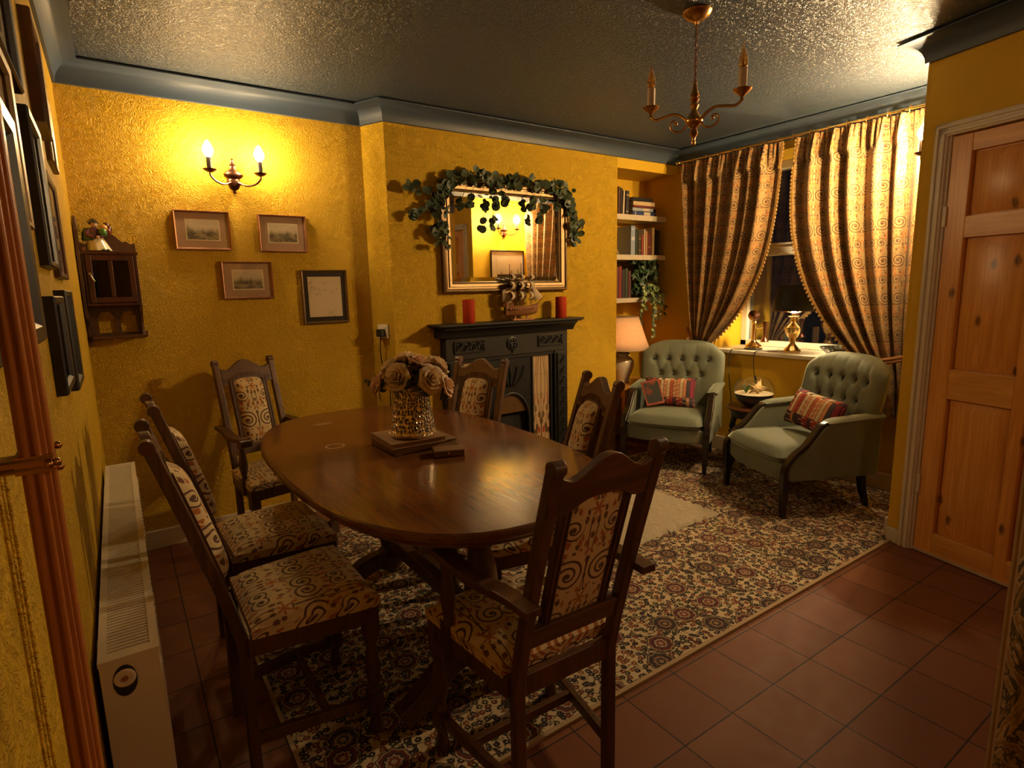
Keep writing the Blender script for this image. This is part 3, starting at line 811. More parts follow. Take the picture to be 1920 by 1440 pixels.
# ------------------------------------------------------------------ curtains
def curtain(label, y_out, y_lead, y_tie, zt, ztie, zb, ybo, ybl, p_lead, ph, gw=.13, hook=.10):
    t = thing('curtain', label, 'curtain', (0, 0, 0), group='patterned window curtains')
    XC = 3.885; NF = 7.0
    wid = 1.55
    def path(u, s):              # s 0 top .. 1 tie .. 1.35 bottom ; u 0 outer .. 1 leading edge
        yt = lerp(y_out, y_lead, u); sg = 1 if y_lead < y_out else -1
        y1 = y_tie + (.5-u)*gw*sg
        z1 = ztie + .035*(.5-u)
        if s <= 1:
            p = lerp(1.3, p_lead, u**.8); k = s**p
            # the cloth hangs straight, then swings in to the tie
            z = lerp(zt, z1, s); y = lerp(yt, y1, k)
            z -= .0
        else:
            q = (s-1)/.35
            z = lerp(z1, zb, q); y = lerp(y1, lerp(ybo, ybl, u), min(1, q*1.6)**.7)
        return y, z
    def fn(u, v):
        s = v*1.35
        y, z = path(u, s)
        amp = .041 if s < 1 else .028
        head = min(1, s/.10)
        amp *= lerp(.38, 1, head)
        if s < 1: amp *= lerp(1, .85, s)
        q = 2*PI*NF*u+ph
        f = math.sin(q+.7*math.sin(q*.37+ph)) + (.45*math.sin(q*2.3+1.2) if s < .12 else .25*math.sin(q*.5+ph*2))
        if s < .12: f += .8*math.sin(q*4.1)*(1-s/.12)
        bulge = .05*math.sin(PI*min(1, s))*u
        tie = math.exp(-((s-1)/.05)**2)
        amp *= 1-.45*tie
        return (XC-.02-amp*f-bulge, y, z)
    NU, NV = 170, 90
    b = MB().grid(fn, NU, NV, uvs=(wid, 2.15))
    b.build('curtain_fabric', M_curt, t, ang=180, solid=.004)
    # fringe of little bobbles along the leading edge
    b = MB(); nb = 56
    sgn = 1 if y_lead < y_out else -1
    for i in range(nb):
        v = (i+.5)/nb*.735
        p = Vector(fn(1, v)); 
        b.ball((p.x, p.y-sgn*.010, p.z-.006), .0075, 6, 4, (1, 1, 1.5))
    for i in range(nb*2):
        v = (i+.5)/(nb*2)*.735; p = Vector(fn(1, v)); b.bx(p.x-.004, p.x+.004, p.y-.008, p.y+.004, p.z-.008, p.z+.008)
    b.build('bobble_fringe', M_tassel, t)
    # tieback
    sg = sgn
    pts = curve([(3.995, y_out+sg*.03, ztie+hook), (3.90, y_tie+sg*(gw*.5+.05), ztie+hook*.55), (3.80, y_tie+sg*(gw*.5+.02), ztie+hook*.25), (3.765, y_tie, ztie-.005), (3.79, y_tie-sg*(gw*.5+.015), ztie-.03), (3.89, y_tie-sg*(gw*.5+.025), ztie-.02)], 8)
    b = MB(); b.tube(pts, .011, 8); b.tube([p+Vector((-.004, 0, -.020)) for p in pts], .009, 8)
    b.build('tieback_braid', M_rope, t)
    return t
curtain('left hand patterned curtain tied back towards the alcove', 3.165, 2.350, 2.955, 2.285, .875, .50, 3.13, 2.85, 3.4, .3)
curtain('right hand patterned curtain tied back beside the pine door wall', 1.345, 2.235, 1.60, 2.285, .865, .50, 1.37, 1.80, 3.0, 1.1, .33, .20)
t = thing('curtain_pole', 'thin brass curtain pole with rings along the top of the window', 'curtain pole')
b = MB().tube([(3.852, 1.29, 2.300), (3.852, 3.20, 2.300)], .009, 10); b.ball((3.852, 3.215, 2.300), .022, 12, 8)
b.build('pole', M_brassb, t)
for i in range(17):
    yy = 1.34+i*.1145
    if 2.26 < yy < 2.33: continue
    pts = [(3.852+.021*math.cos(a), yy, 2.295+.021*math.sin(a)) for a in [2*PI*k/12 for k in range(12)]]
    MB().tube(pts+[pts[0], pts[1]], .0028, 6, up=(0, 1, 0)).build('curtain_ring', M_brassb, t)
for yy in (1.45, 3.17):
    MB().tube([(3.852, yy, 2.30), (4.0, yy, 2.30)], .006, 8).build('bracket', M_brassb, t)
b = MB(); b.prism([(2.325, 2.30), (2.265, 2.30), (2.295, 2.19)], -.006, .006, lambda a, c, q: (3.90+q, a, c))
# floral door curtain at the right edge of the view
t = thing('door_curtain', 'dim floral door curtain hanging at the right edge beside the camera', 'curtain', (1.164, .264, 0))
dv = Vector((.62, -.78, 0)); dn = Vector((.78, .62, 0))
def dc(u, v):
    q = dv*(u*.32) + dn*(.022*math.sin(u*2*PI*2+.4)*(.5+.5*v)-.022*math.sin(.4)); return (q.x, q.y, lerp(2.05, .02, v))
MB().grid(dc, 60, 24, uvs=(.48, 2.0)).build('curtain_fabric', M_floral, t, ang=180, solid=.006)
b = MB().tube([Vector(dc(0, v/20))+dn*.001 for v in range(21)], .005, 8); b.build('edge_piping', M_bind, t)
MB().tube([dv*-.03+Vector((0, 0, 2.06)), dv*.36+Vector((0, 0, 2.06))], .012, 10).build('rail', M_brass, t)
MB().tube([dv*.16+Vector((0, 0, 2.06)), dv*.16+Vector((0, 0, 2.42))], .008, 8).build('rail_hanger', M_brass, t)

# ------------------------------------------------------------------ fireplace
FY = 3.348
t = thing('fireplace', 'black cast iron fireplace with tiled sides and a mantel shelf', 'fireplace', (2.228, FY, 0))
b = MB()
for x0, x1, y0, z0, z1 in ((-.590, .585, -.178, 1.108, 1.124), (-.578, .573, -.166, 1.100, 1.110)): b.bx(x0, x1, y0, -.001, z0, z1)
b.build('mantel_shelf', M_slate, t, bevel=.005)
prf = [(-.10, 1.035), (-.105, 1.045), (-.108, 1.055), (-.120, 1.070), (-.140, 1.084), (-.150, 1.090), (-.150, 1.100), (-.001, 1.100), (-.001, 1.035)]
MB().prism(prf, -.545, .545, lambda a, c, q: (q, a, c)).build('shelf_moulding', M_iron, t)
b = MB().bx(-.505, .505, -.078, -.001, .885, 1.036).bx(-.505, -.385, -.078, -.001, 0, .885).bx(.385, .505, -.078, -.001, 0, .885)
b.build('surround', M_slate, t, bevel=.004)
b = MB()
for sx in (-1, 1):
    b.bx(sx*.445-.042, sx*.445+.042, -.090, -.07, .10, .87); b.bx(sx*.445-.058, sx*.445+.058, -.098, -.07, 0, .10); b.bx(sx*.445-.052, sx*.445+.052, -.102, -.07, .10, .125)
b.build('pilaster', M_iron, t, bevel=.004)
for sx in (-1, 1):
    b = MB()
    for k in range(9):
        z = .17+k*.078; b.tube([(sx*.445-.02, -.092, z), (sx*.445+.006, -.096, z+.03), (sx*.445+.02, -.092, z+.055), (sx*.445, -.092, z+.06)], [.006, .008, .006, .004], 6)
    b.build('pilaster_scrolls', M_iron, t)
random.seed(3)
def ornament(cx, w, h, cz):
    b = MB()
    for (z, hh) in ((cz-h/2, .006), (cz+h/2, .006)): b.bx(cx-w/2, cx+w/2, -.087, -.078, z-hh/2, z+hh/2)
    for x_ in (cx-w/2, cx+w/2): b.bx(x_-.003, x_+.003, -.087, -.078, cz-h/2, cz+h/2)
    nsc = 7
    for k in range(nsc):
        x_ = cx-w/2+w*(k+.5)/nsc
        pts = [(x_+.014*math.cos(a)*(1-a/9), -.083, cz+(.012 if k % 2 else -.012)+.020*math.sin(a)*(1-a/9)) for a in [i*.62 for i in range(12)]]
        b.tube(pts, [.0055-.0003*i for i in range(12)], 6, up=(0, 1, 0))
        b.ball((x_+.008, -.080, cz+(-.014 if k % 2 else .014)), .008, 6, 4)
    return b
ornament(-.33, .225, .072, .967).build('frieze_ornament', M_iron, t)
ornament(.345, .215, .072, .967).build('frieze_ornament', M_iron, t)
b = MB().lathe([(.046, 0), (.046, .007), (.036, .010), (.034, .005), (.001, .006)], (.012, -.078, .968), 24, Matrix.Rotation(PI/2, 4, 'X'))
for k in range(6):
    a = k*PI/3; b.ball((.012+.022*math.cos(a), -.085, .968+.022*math.sin(a)), .009, 6, 4)
b.tube([(.012, -.086, .93), (.012, -.086, .90)], .004, 6); b.build('roundel', M_iron, t)
MB().bx(-.385, .385, -.070, -.001, .862, .886).build('insert_lintel', M_iron, t, bevel=.003)
# tiled side panels
n = N('tube_line_tile', .16); x, y, z = n.xyz(n.co())
a = n.m2('ABSOLUTE', x)
cr = n.mix(n.noise(n.co(), 6., 2.), (.40, .26, .13), (.47, .32, .17))
st = n.lt(n.m2('ABSOLUTE', n.sub(a, n.addm(.020, n.mul(n.m2('SINE', n.mul(z, 9.)), .018)))), .0022)
st = n.m2('MAXIMUM', st, n.lt(a, .0022))
st = n.m2('MAXIMUM', st, n.lt(n.m2('ABSOLUTE', n.sub(a, n.addm(.042, n.mul(n.m2('SINE', n.addm(n.mul(z, 7.), 1.)), .020)))), .0018))
lf = n.vor(n.vec(n.mul(a, 30.), n.mul(z, 13.), 0.), 1., .9)
lm = n.mul(n.lt(lf.outputs['Distance'], .33), n.smooth(z, .20, -.12))
c = n.mix(lm, cr, n.mix(n.gt(n.xyz(lf.outputs['Color'])[0], .6), (.10, .055, .025), (.30, .06, .025)))
c = n.mix(st, c, (.10, .045, .02))
jt = n.lt(n.m2('ABSOLUTE', n.sub(n.fr(n.m2('DIVIDE', n.addm(z, 5.), .152)), .5)), .006)
c = n.mix(jt, c, (.14, .08, .04)); n.col(c); M_ftile = n.m
for cx in (-.292, .275):
    o = MB().bx(-.077, .077, -.052, -.001, -.38, .38).build('tile_panel', M_ftile, t, bevel=.002); o.location = (cx, 0, .482)
b = MB()
for x_ in (-.380, -.205, .190, .361): b.bx(x_-.008, x_+.008, -.068, -.001, .0, .862)
b.build('insert_frame', M_iron, t, bevel=.003)
AW = .190
arch = [(-AW, 0), (-AW, .862), (AW, .862), (AW, 0), (.150, 0), (.150, .40)] + [(.150*math.cos(q), .40+.21*math.sin(q)) for q in [PI*i/18 for i in range(1, 18)]] + [(-.150, .40), (-.150, 0)]
MB().prism(arch, -.060, -.02, lambda a, c, q: (a, q, c)).build('arched_front', M_iron, t, bevel=.003)
pts = [(.156, -.066, 0), (.156, -.066, .40)] + [(.156*math.cos(q), -.066, .40+.216*math.sin(q)) for q in [PI*i/18 for i in range(1, 18)]] + [(-.156, -.066, .40), (-.156, -.066, 0)]
MB().tube(pts, .010, 8, up=(0, 1, 0)).build('arch_moulding', M_slate, t)
b = MB()
for k in range(5): b.tube([(.02*k-.04, -.062, .66), (.05*k-.10, -.066, .73+.02*(k % 2)), (.06*k-.12, -.062, .80)], .005, 6)
b.build('arch_relief', M_iron, t)
MB().bx(-.15, .15, -.018, -.002, 0, .62).build('firebox', M_cavity, t)
hood = [(.150*math.cos(q), .40+.21*math.sin(q)) for q in [PI*i/18 for i in range(19)]]
MB().prism([p for p in hood if p[1] > .47] , -.055, -.030, lambda a, c, q: (a, q, c)).build('smoke_hood', plain('hood_brass', (.16, .085, .03), .4, .6), t, bevel=.002)
b = MB()
for k in range(7): b.tube([(-.12+.04*k, -.05, .10), (-.12+.04*k, -.055, .24)], .006, 6)
b.bx(-.14, .14, -.06, -.045, .24, .255).bx(-.14, .14, -.06, -.045, .09, .105); b.build('fire_bars', M_iron, t)
# hearth
tag(MB().bx(1.70, 2.76, 3.105, 3.268, .001, .028).build('hearth_slab', M_slate, bevel=.004), 'low dark hearth slab in front of the fireplace', 'hearth')

# candles
for x_, lb, h in ((1.888, 'red pillar candle at the left end of the mantel shelf', .152), (2.655, 'red pillar candle at the right end of the mantel shelf', .150)):
    t = thing('candle', lb, 'candle', (x_, 3.245, 1.124), group='red candles on the mantel')
    b = MB().lathe([(.038, 0), (.040, .004), (.040, h-.006), (.036, h), (.030, h-.004), (.001, h-.010)], n=28); b.build('wax', M_red, t)
    MB().tube([(0, 0, h-.012), (.001, 0, h-.002), (.003, 0, h+.006)], .0012, 6).build('wick', M_black, t)

# model ship
t = thing('model_ship', 'wooden model sailing ship with cloth sails on the mantel shelf', 'model ship', (2.315, 3.255, 1.124), -.10)
L = .135
def hull(u, v):
    x = lerp(-L, L*1.02, u); k = 2*u-1
    wd_ = .030*max(0., 1-abs(k)**(2.2 if k < 0 else 2.0))**.6 + .0015 + (.010 if u < .06 else 0)
    a = PI*v
    top = .092+.020*abs(k)**2.2 + (.016 if k < -.55 else 0); keel = .028 + .018*max(0, k)**2.5 + .006*max(0, -k)**3
    return (x*(1-.10*(math.sin(a))*(1 if k > 0 else .4)), -wd_*math.cos(a)*(1 if abs(math.cos(a)) > .5 else 1), lerp(top, keel, math.sin(a)**.8))
b = MB().grid(hull, 30, 14); b.build('hull', M_hull, t, ang=60)
MB().grid(lambda u, v: (lerp(-L*.97, L*.95, u), lerp(-.026, .026, v)*max(.05, 1-abs(2*u-1)**2.2)**.6, .088+.014*abs(2*u-1)**2.2), 20, 4).build('deck', M_post, t)
b = MB()
for k in range(11):
    x_ = -.10+.018*k; b.bx(x_-.004, x_+.004, -.036+.012*abs(k-5)/5*0, -.026, .066+.002*abs(k-5), .074+.002*abs(k-5))
b.build('gun_ports', M_copper, t)
MB().bx(-.085, .085, -.030, .030, 0, .010).build('stand', M_copper, t, bevel=.002)
b = MB()
for x_ in (-.055, .040): b.lathe([(.010, .010), (.006, .018), (.009, .034)], (x_, 0, 0), 10)
b.build('stand_pillar', M_copper, t)
for mx_, mh in ((-.072, .335), (.0, .385), (.075, .350)):
    m_ = MB().tube([(mx_, 0, .085), (mx_, 0, mh)], [.0042, .0018], 6).build('mast', M_hull, t)
    for k, (z0, z1, hw_) in enumerate(((.135, .195, .052), (.206, .262, .044), (.270, .312, .032))):
        if z1 > mh-.02: continue
        MB().tube([(mx_-hw_*.75, -hw_*.7, z1), (mx_+hw_*.75, hw_*.7, z1)], .0022, 6).build('yard', M_hull, m_)
        MB().grid(lambda u, v: (mx_+lerp(-1, 1, u)*hw_*.72*lerp(1.08, .95, v)+.014*math.sin(PI*v)*1.0, lerp(-1, 1, u)*hw_*.68-.016*math.sin(PI*v), lerp(z0, z1, v)), 8, 6).build('sail', M_sail, m_, ang=180, solid=.0012)
bs = MB().tube([(.118, 0, .100), (.185, -.004, .165)], [.0045, .0018], 6).build('bowsprit', M_hull, t)
MB().add([(.172, -.004, .155), (.085, 0, .245), (.100, -.010, .125)], [(0, 1, 2)]).build('jib_sail', M_sail, bs, solid=.0012)
MB().add([(-.082, 0, .225), (-.150, -.006, .205), (-.152, -.006, .125), (-.080, 0, .120)], [(0, 1, 2, 3)]).build('spanker_sail', M_sail, t, solid=.0012)
b = MB()
for mx_, mh in ((-.072, .30), (.0, .34), (.075, .31)):
    for sx in (-1, 1):
        for dx_ in (-.03, .0, .03): b.tube([(mx_, 0, mh), (mx_+dx_, sx*.028, .098)], .0006, 4)
b.build('rigging', M_black, t)

# ------------------------------------------------------------------ mirror and garland
def frame_mb(w, h, fw, prof):
    # prof: list of (inset 0..1 of fw, depth); rectangle centred, facing -y
    b = MB(); k = len(prof); vs = []
    for sx, sz in ((-1, -1), (1, -1), (1, 1), (-1, 1)):
        for q, d in prof: vs.append((sx*(w/2-q*fw), -d, sz*(h/2-q*fw)))
    fs = [(i*k+j, ((i+1) % 4)*k+j, ((i+1) % 4)*k+(j+1) % k, i*k+(j+1) % k) for i in range(4) for j in range(k)]
    return b.add(vs, fs)
MW, MH = 1.015, .705
t = thing('wall_mirror', 'large gilt framed mirror on the chimney breast above the mantel', 'mirror', (2.262, FY-.004, 1.672))
fp = [(0, 0), (0, .030), (.12, .044), (.30, .044), (.36, .034), (.50, .032), (.56, .040), (.80, .036), (.86, .026), (1, .022), (1, 0)]
frame_mb(MW, MH, .068, fp).build('mirror_frame', M_gold, t, ang=20)
iw, ih = MW/2-.068, MH/2-.068; bv = .030
vs = [(sx*iw, -.016, sz*ih) for sx, sz in ((-1, -1), (1, -1), (1, 1), (-1, 1))] + [(sx*(iw-bv), -.020, sz*(ih-bv)) for sx, sz in ((-1, -1), (1, -1), (1, 1), (-1, 1))]
MB().add(vs, [(4, 5, 6, 7)] + [(i, (i+1) % 4, 4+(i+1) % 4, 4+i) for i in range(4)]).build('mirror_glass', M_mirror, t, flat=True)

def leaf_disc(b, c, nrm, r, fold=.25, asp=1.0, up=None):
    nrm = Vector(nrm).normalized(); a = nrm.orthogonal().normalized() if up is None else (Vector(up)-nrm*Vector(up).dot(nrm)).normalized()
    d = nrm.cross(a); c = Vector(c); vs = [c]; k = 9
    for i in range(k):
        q = 2*PI*i/k; rr = r*(1+.10*math.cos(q))
        vs.append(c+a*(math.cos(q)*rr*asp)+d*(math.sin(q)*rr)+nrm*(fold*r*abs(math.sin(q))))
    b.add(vs, [(0, 1+i, 1+(i+1) % k) for i in range(k)])
random.seed(11)
t = thing('eucalyptus_garland', 'green eucalyptus leaf garland draped over the top and sides of the mirror', 'garland', (0, 0, 0))
vine = MB(); lv = MB(); Yg = 3.285
main = curve([(1.735, Yg, 1.66), (1.715, Yg, 1.78), (1.745, Yg, 1.92), (1.80, Yg, 2.015), (1.95, Yg, 2.045), (2.10, Yg-.01, 2.045), (2.25, Yg, 2.04), (2.42, Yg, 2.045), (2.58, Yg, 2.035), (2.70, Yg, 2.02), (2.775, Yg, 1.95), (2.80, Yg, 1.85), (2.83, Yg, 1.76), (2.82, Yg, 1.67)], 14)
vine.tube(main, .004, 6)
def leaves_on(pts, every, spread, rr):
    for i, p in enumerate(pts):
        if random.random() > every: continue
        o = Vector((random.uniform(-1, 1)*spread, random.uniform(-1.0, .35)*spread*.6, random.uniform(-1, 1)*spread))
        leaf_disc(lv, Vector(p)+o, (random.uniform(-.8, .8), -1+random.uniform(-.3, .6), random.uniform(-.8, .8)), random.uniform(.7, 1.15)*rr)
        if random.random() < .4: vine.tube([p, Vector(p)+o], .0012, 4)
leaves_on(main, 1.0, .044, .026); leaves_on(main, .35, .050, .023)
leaves_on(main[:40], .6, .055, .028)
for pts in ([(1.74, Yg, 1.92), (1.66, Yg, 1.93), (1.56, Yg, 1.955), (1.50, Yg, 1.945)], [(1.73, Yg, 1.86), (1.64, Yg-.01, 1.84), (1.57, Yg, 1.80), (1.545, Yg, 1.79)],
            [(2.05, Yg-.01, 2.03), (2.10, Yg-.02, 1.97), (2.14, Yg-.02, 1.90), (2.12, Yg-.02, 1.87)], [(2.16, Yg-.01, 2.03), (2.19, Yg-.02, 1.95), (2.21, Yg-.02, 1.905)],
            [(2.42, Yg-.01, 2.04), (2.44, Yg-.02, 1.95), (2.46, Yg-.02, 1.88), (2.48, Yg-.02, 1.80)], [(2.50, Yg-.01, 2.03), (2.50, Yg-.02, 1.93), (2.50, Yg-.02, 1.90)], [(2.66, Yg-.01, 2.0), (2.65, Yg-.02, 1.92), (2.64, Yg-.02, 1.90)],
            [(1.98, Yg-.02, 2.0), (1.94, Yg-.02, 1.93), (1.93, Yg-.02, 1.88)], [(2.12, Yg-.02, 1.87), (2.10, Yg-.02, 1.80), (2.09, Yg-.02, 1.745)]):
    c_ = curve(pts, 6); vine.tube(c_, .0022, 5)
    leaves_on(c_[5:], .5, .02, .026); leaves_on(c_[-2:], 1, .012, .026)
vine.build('vine', M_stem, t); lv.build('leaves', M_leaf, t, ang=180)

# ------------------------------------------------------------------ wall lights
def sconce(label, M, bulb):
    t = thing('wall_light', label, 'wall light', group='twin candle wall lights')
    # local: wall plane y = 0, out = -y
    S = Matrix.Diagonal((1, .55, 1, 1))
    b = MB().lathe([(.004, -.075), (.010, -.066), (.006, -.058), (.022, -.050), (.032, -.030), (.034, -.012), (.028, 0), (.046, .012), (.050, .024), (.040, .036), (.022, .050), (.014, .066), (.018, .072), (.010, .080), (.006, .094), (.009, .100), (.002, .108)], (0, -.024, 0), 20, S)
    b.build('backplate', M_bronze, t)
    for sx in (-1, 1):
        pts = curve([(sx*.020, -.040, -.018), (sx*.055, -.070, -.036), (sx*.095, -.092, -.028), (sx*.120, -.100, -.002), (sx*.122, -.100, .018)], 6)
        a = MB().tube(pts, [.0055]*len(pts), 8).build('arm', M_bronze, t)
        cx, cy = sx*.122, -.100
        MB().lathe([(.004, .012), (.014, .014), (.030, .024), (.033, .029), (.028, .026), (.012, .020), (.010, .030)], (cx, cy, 0), 20).build('drip_pan', M_bronze, a)
        MB().lathe([(.0125, .024), (.0125, .086), (.0105, .088)], (cx, cy, 0), 16).build('candle_sleeve', M_sleeveb, a)
        MB().lathe([(.008, .087), (.017, .097), (.0245, .114), (.0245, .128), (.018, .146), (.008, .162), (.001, .170)], (cx, cy, 0), 10).build('bulb', bulb, a)
    t.matrix_world = M; return t
sconce('bronze twin candle wall light, lit, on the back wall above the framed prints', Matrix.Translation((.605, 3.512, 1.948)), M_bulb)
sconce('bronze twin candle wall light, lit, half hidden behind the pine door wall', Matrix.Translation((3.600, 1.251, 1.95)) @ Matrix.Rotation(PI, 4, 'Z'), M_bulb2)

# ------------------------------------------------------------------ framed pictures
M_chart = plain('pale_chart', (.66, .55, .38), .8, var=.05)
def picture(label, w, h, fw, fm, mount, art, M, prof=None, mw=None, group='framed pictures on the back wall', strip=None):
    t = thing('framed_picture', label, 'picture', group=group)
    prof = prof or [(0, 0), (0, .016), (.25, .020), (.6, .018), (.8, .012), (1, .010), (1, 0)]
    frame_mb(w, h, fw, prof).build('frame', fm, t, ang=20)
    iw, ih = w/2-fw, h/2-fw
    MB().bx(-iw, iw, -.007, -.001, -ih, ih).build('mount', mount, t)
    if mw:
        aw, ah = mw[0]/2, mw[1]/2; ox, oz = (mw[2], mw[3]) if len(mw) > 2 else (0, 0)
        if strip:
            o = MB().bx(-aw-.006, aw+.006, -.0076, -.0068, -ah-.006, ah+.006).build('mount_edge', strip, t); o.location = (ox, 0, oz)
        o = MB().bx(-aw, aw, -.0084, -.0074, -ah, ah).build('print', art, t); o.location = (ox, 0, oz)
    d = max(q for _, q in prof)
    MB().add([(-iw, -.0095, -ih), (iw, -.0095, -ih), (iw, -.0095, ih), (-iw, -.0095, ih)], [(0, 1, 2, 3)]).build('glass', M_glass, t, flat=True)
    t.matrix_world = M; return t
def onback(x, z, tilt=0.): return Matrix.Translation((x, 3.511, z)) @ Matrix.Rotation(tilt, 4, 'X') 
lab = ['landscape print in a copper frame and brown mount, upper left below the wall light', 'landscape print in a copper frame and brown mount, upper right below the wall light', 'landscape print in a copper frame and brown mount, the lower middle one']
for i, (x0, x1, z0, z1) in enumerate(((.301, .566, 1.577, 1.778), (.709, .969, 1.573, 1.776), (.502, .762, 1.315, 1.518))):
    picture(lab[i], x1-x0, z1-z0, .011, M_copper, M_mount, scene_print('engraving_%s' % 'abc'[i], 1.7*i+.4), onback((x0+x1)/2, (z0+z1)/2), mw=(.150, .098, .0, .002), strip=M_mountp)
picture('upright sketch in a gilt frame with a black mount near the chimney breast corner', .270, .315, .014, M_gold, M_black, M_sketch, onback(1.051, 1.315), mw=(.196, .236))
picture('tall pale print in a thin black frame on the return wall under the wall light',   .44, .58, .014, M_black, M_chart, M_chart, Matrix.Translation((3.652, 1.252, 1.465)) @ Matrix.Rotation(PI, 4, 'Z'), mw=(.30, .42), group='framed pictures on the return wall')
def onleft(y0, y1, z0, z1, label, dep, fw, fm, mount, art, aw=None, sprof=None):
    w, h = y1-y0, z1-z0
    pr = [(0, 0), (0, dep-.004), (.15, dep), (.7, dep-.002), (1, max(.012, dep-.012)), (1, 0)]
    return picture(label, w, h, fw, fm, mount, art, Matrix.Translation((-.1195, (y0+y1)/2, (z0+z1)/2)) @ Matrix.Rotation(PI/2, 4, 'Z'), pr, mw=aw or ((w-2*fw)*.7, (h-2*fw)*.7), group='framed pictures on the radiator wall')
A1 = scene_print('print_wash', 4.1, (.42, .36, .27), (.12, .10, .07)); A2 = scene_print('print_dusk', 6.3, (.36, .30, .22), (.09, .08, .06)); A3 = scene_print('print_dark', 8.2, (.20, .17, .13), (.04, .035, .03))
onleft(1.06, 1.53, 1.735, 2.16, 'large grey print in a dark frame high on the radiator wall, nearest the camera', .022, .022, M_dark, M_mountp, A2)
onleft(1.10, 1.345, 1.46, 1.725, 'brown print in a gilt frame just behind the large black framed glass picture', .020, .016, M_gold, M_mount, A1)
onleft(.60, 1.085, 1.28, 1.585, 'wide black framed glazed print beside the wooden post', .035, .030, M_black, M_mountp, A1, aw=(.42, .24))
onleft(2.02, 2.26, 1.80, 2.08, 'deep brown box frame high on the radiator wall', .027, .016, M_oak, M_mountp, A2)
onleft(2.36, 2.62, 1.765, 1.99, 'small gilt frame, topmost and nearest the back wall on the radiator wall', .016, .014, M_gold, M_mountp, A1)
onleft(1.60, 1.86, 1.41, 1.735, 'deep black box frame in the middle of the radiator wall', .020, .018, M_black, M_mountp, A2)
onleft(1.95, 2.27, 1.395, 1.67, 'brown framed print right of the deep black box frame', .016, .016, M_maho, M_mount, A3)
onleft(1.53, 1.79, 1.135, 1.345, 'low black frame, nearer one of the two above the radiator', .022, .020, M_black, M_black, A3)
onleft(1.83, 2.09, 1.105, 1.36, 'low black frame, farther one of the two above the radiator', .026, .020, M_black, M_black, A3)
onleft(.40, .58, 1.285, 1.70, 'narrow black frame at the left edge behind the wooden post', .016, .018, M_black, M_black, A3)
# ------------------------------------------------------------------ wall cabinet and figurine
t = thing('wall_cabinet', 'dark wooden wall cabinet with a two pane glazed door, in the corner above the radiator', 'cabinet', (0, 3.513, 1.30))
# local: x along the wall, out = -y, z from the carcass underside
b = MB().bx(-.100, .118, -.130, -.002, 0, .012).bx(-.106, .124, -.138, -.002, .240, .254).bx(-.100, -.088, -.128, -.002, .012, .24).bx(.106, .118, -.128, -.002, .012, .24)
b.build('carcass', M_maho, t, bevel=.002)
MB().bx(-.098, .116, -.010, -.002, .0, .245).build('back_board', M_oak, t)
dr_ = MB().bx(-.086, -.062, -.138, -.124, .014, .238).bx(.080, .104, -.138, -.124, .014, .238).bx(-.062, .080, -.138, -.124, .014, .040).bx(-.062, .080, -.138, -.124, .212, .238).bx(.000, .018, -.138, -.124, .040, .212)
dr_ = dr_.build('cabinet_door', M_maho, t, bevel=.003)
for x0, x1 in ((-.062, 0), (.018, .080)): MB().bx(x0, x1, -.133, -.130, .040, .212).build('door_glass', thin_glass('cabinet_glass_%d' % (x0 > 0), (.55, .45, .30), 1.5), dr_, flat=True)
b = MB().lathe([(.003, 0), (.007, .004), (.003, .010), (.006, .014)], (-.074, -.139, .150), 10, Matrix.Rotation(PI/2, 4, 'X')); b.tube([(-.074, -.146, .155), (-.066, -.147, .128), (-.060, -.146, .118)], .003, 6); b.ball((-.060, -.147, .116), .005, 8, 6)
b.build('drop_handle', M_chrome, dr_)
def crest(x):
    q = (x-.015)/.105
    return .305+.040*(.5+.5*math.cos(PI*min(1, abs(q)/.55))) + .006*math.sin(q*14)*(abs(q) > .5) - .012*max(0, abs(q)-.75)
xs = [-.104+.226*i/50 for i in range(51)]
MB().prism([(x-.0, crest(x-.009)) for x in xs] + [(.122, .254), (-.104, .254)], -.014, -.002, lambda a, c, q: (a, q, c)).build('shaped_back', M_oak, t, bevel=.001)
# left side board with scrolled ends, standing proud of the carcass
sd = [(-.002, .40), (-.040, .425), (-.075, .415), (-.100, .36), (-.112, .30), (-.140, .255), (-.142, .0), (-.120, -.06), (-.060, -.10), (-.045, -.15), (-.075, -.185), (-.002, -.19)]
MB().prism(sd, -.116, -.102, lambda a, c, q: (q, a, c)).build('side_board', M_oak, t, bevel=.002)
sd = [(-.002, 0), (-.130, 0), (-.118, -.03), (-.060, -.055), (-.040, -.09), (-.050, -.125), (-.090, -.155), (-.002, -.155)]
MB().prism(sd, .106, .118, lambda a, c, q: (q, a, c)).build('bracket', M_oak, t, bevel=.002)
# pierced apron under the carcass, built from bars round two openings
b = MB().bx(-.100, .118, -.012, -.002, -.03, 0).bx(-.100, .130, -.012, -.002, -.165, -.135)
for x0, x1 in ((-.102, -.070), (-.002, .022), (.088, .112)): b.bx(x0, x1, -.012, -.002, -.135, -.03)
for cx in (-.036, .055):
    for sx in (-1, 1): b.prism([(cx+sx*.034, -.03), (cx+sx*.018, -.03), (cx+sx*.030, -.055)], -.012, -.002, lambda a, c, q: (a, q, c))
b.bx(-.100, .128, -.10, -.002, -.158, -.146)
b.build('pierced_shelf', M_oak, t)
t = thing('figurine', 'painted china figurine of a seated lady with balloons on the wall cabinet', 'figurine', (-.035, 3.425, 1.5545), .15)
Mc = lambda nm, c: plain(nm, c, .18, spec=.6)
def skirt(u, v):
    a = 2*PI*u; r = lerp(.030, .048, (1-v)**.8)*(1+.05*math.sin(a*9)*(1-v)); return (r*math.cos(a)*1.0+.012*(1-v), r*math.sin(a)*.75-.012*(1-v), .004+.058*v)
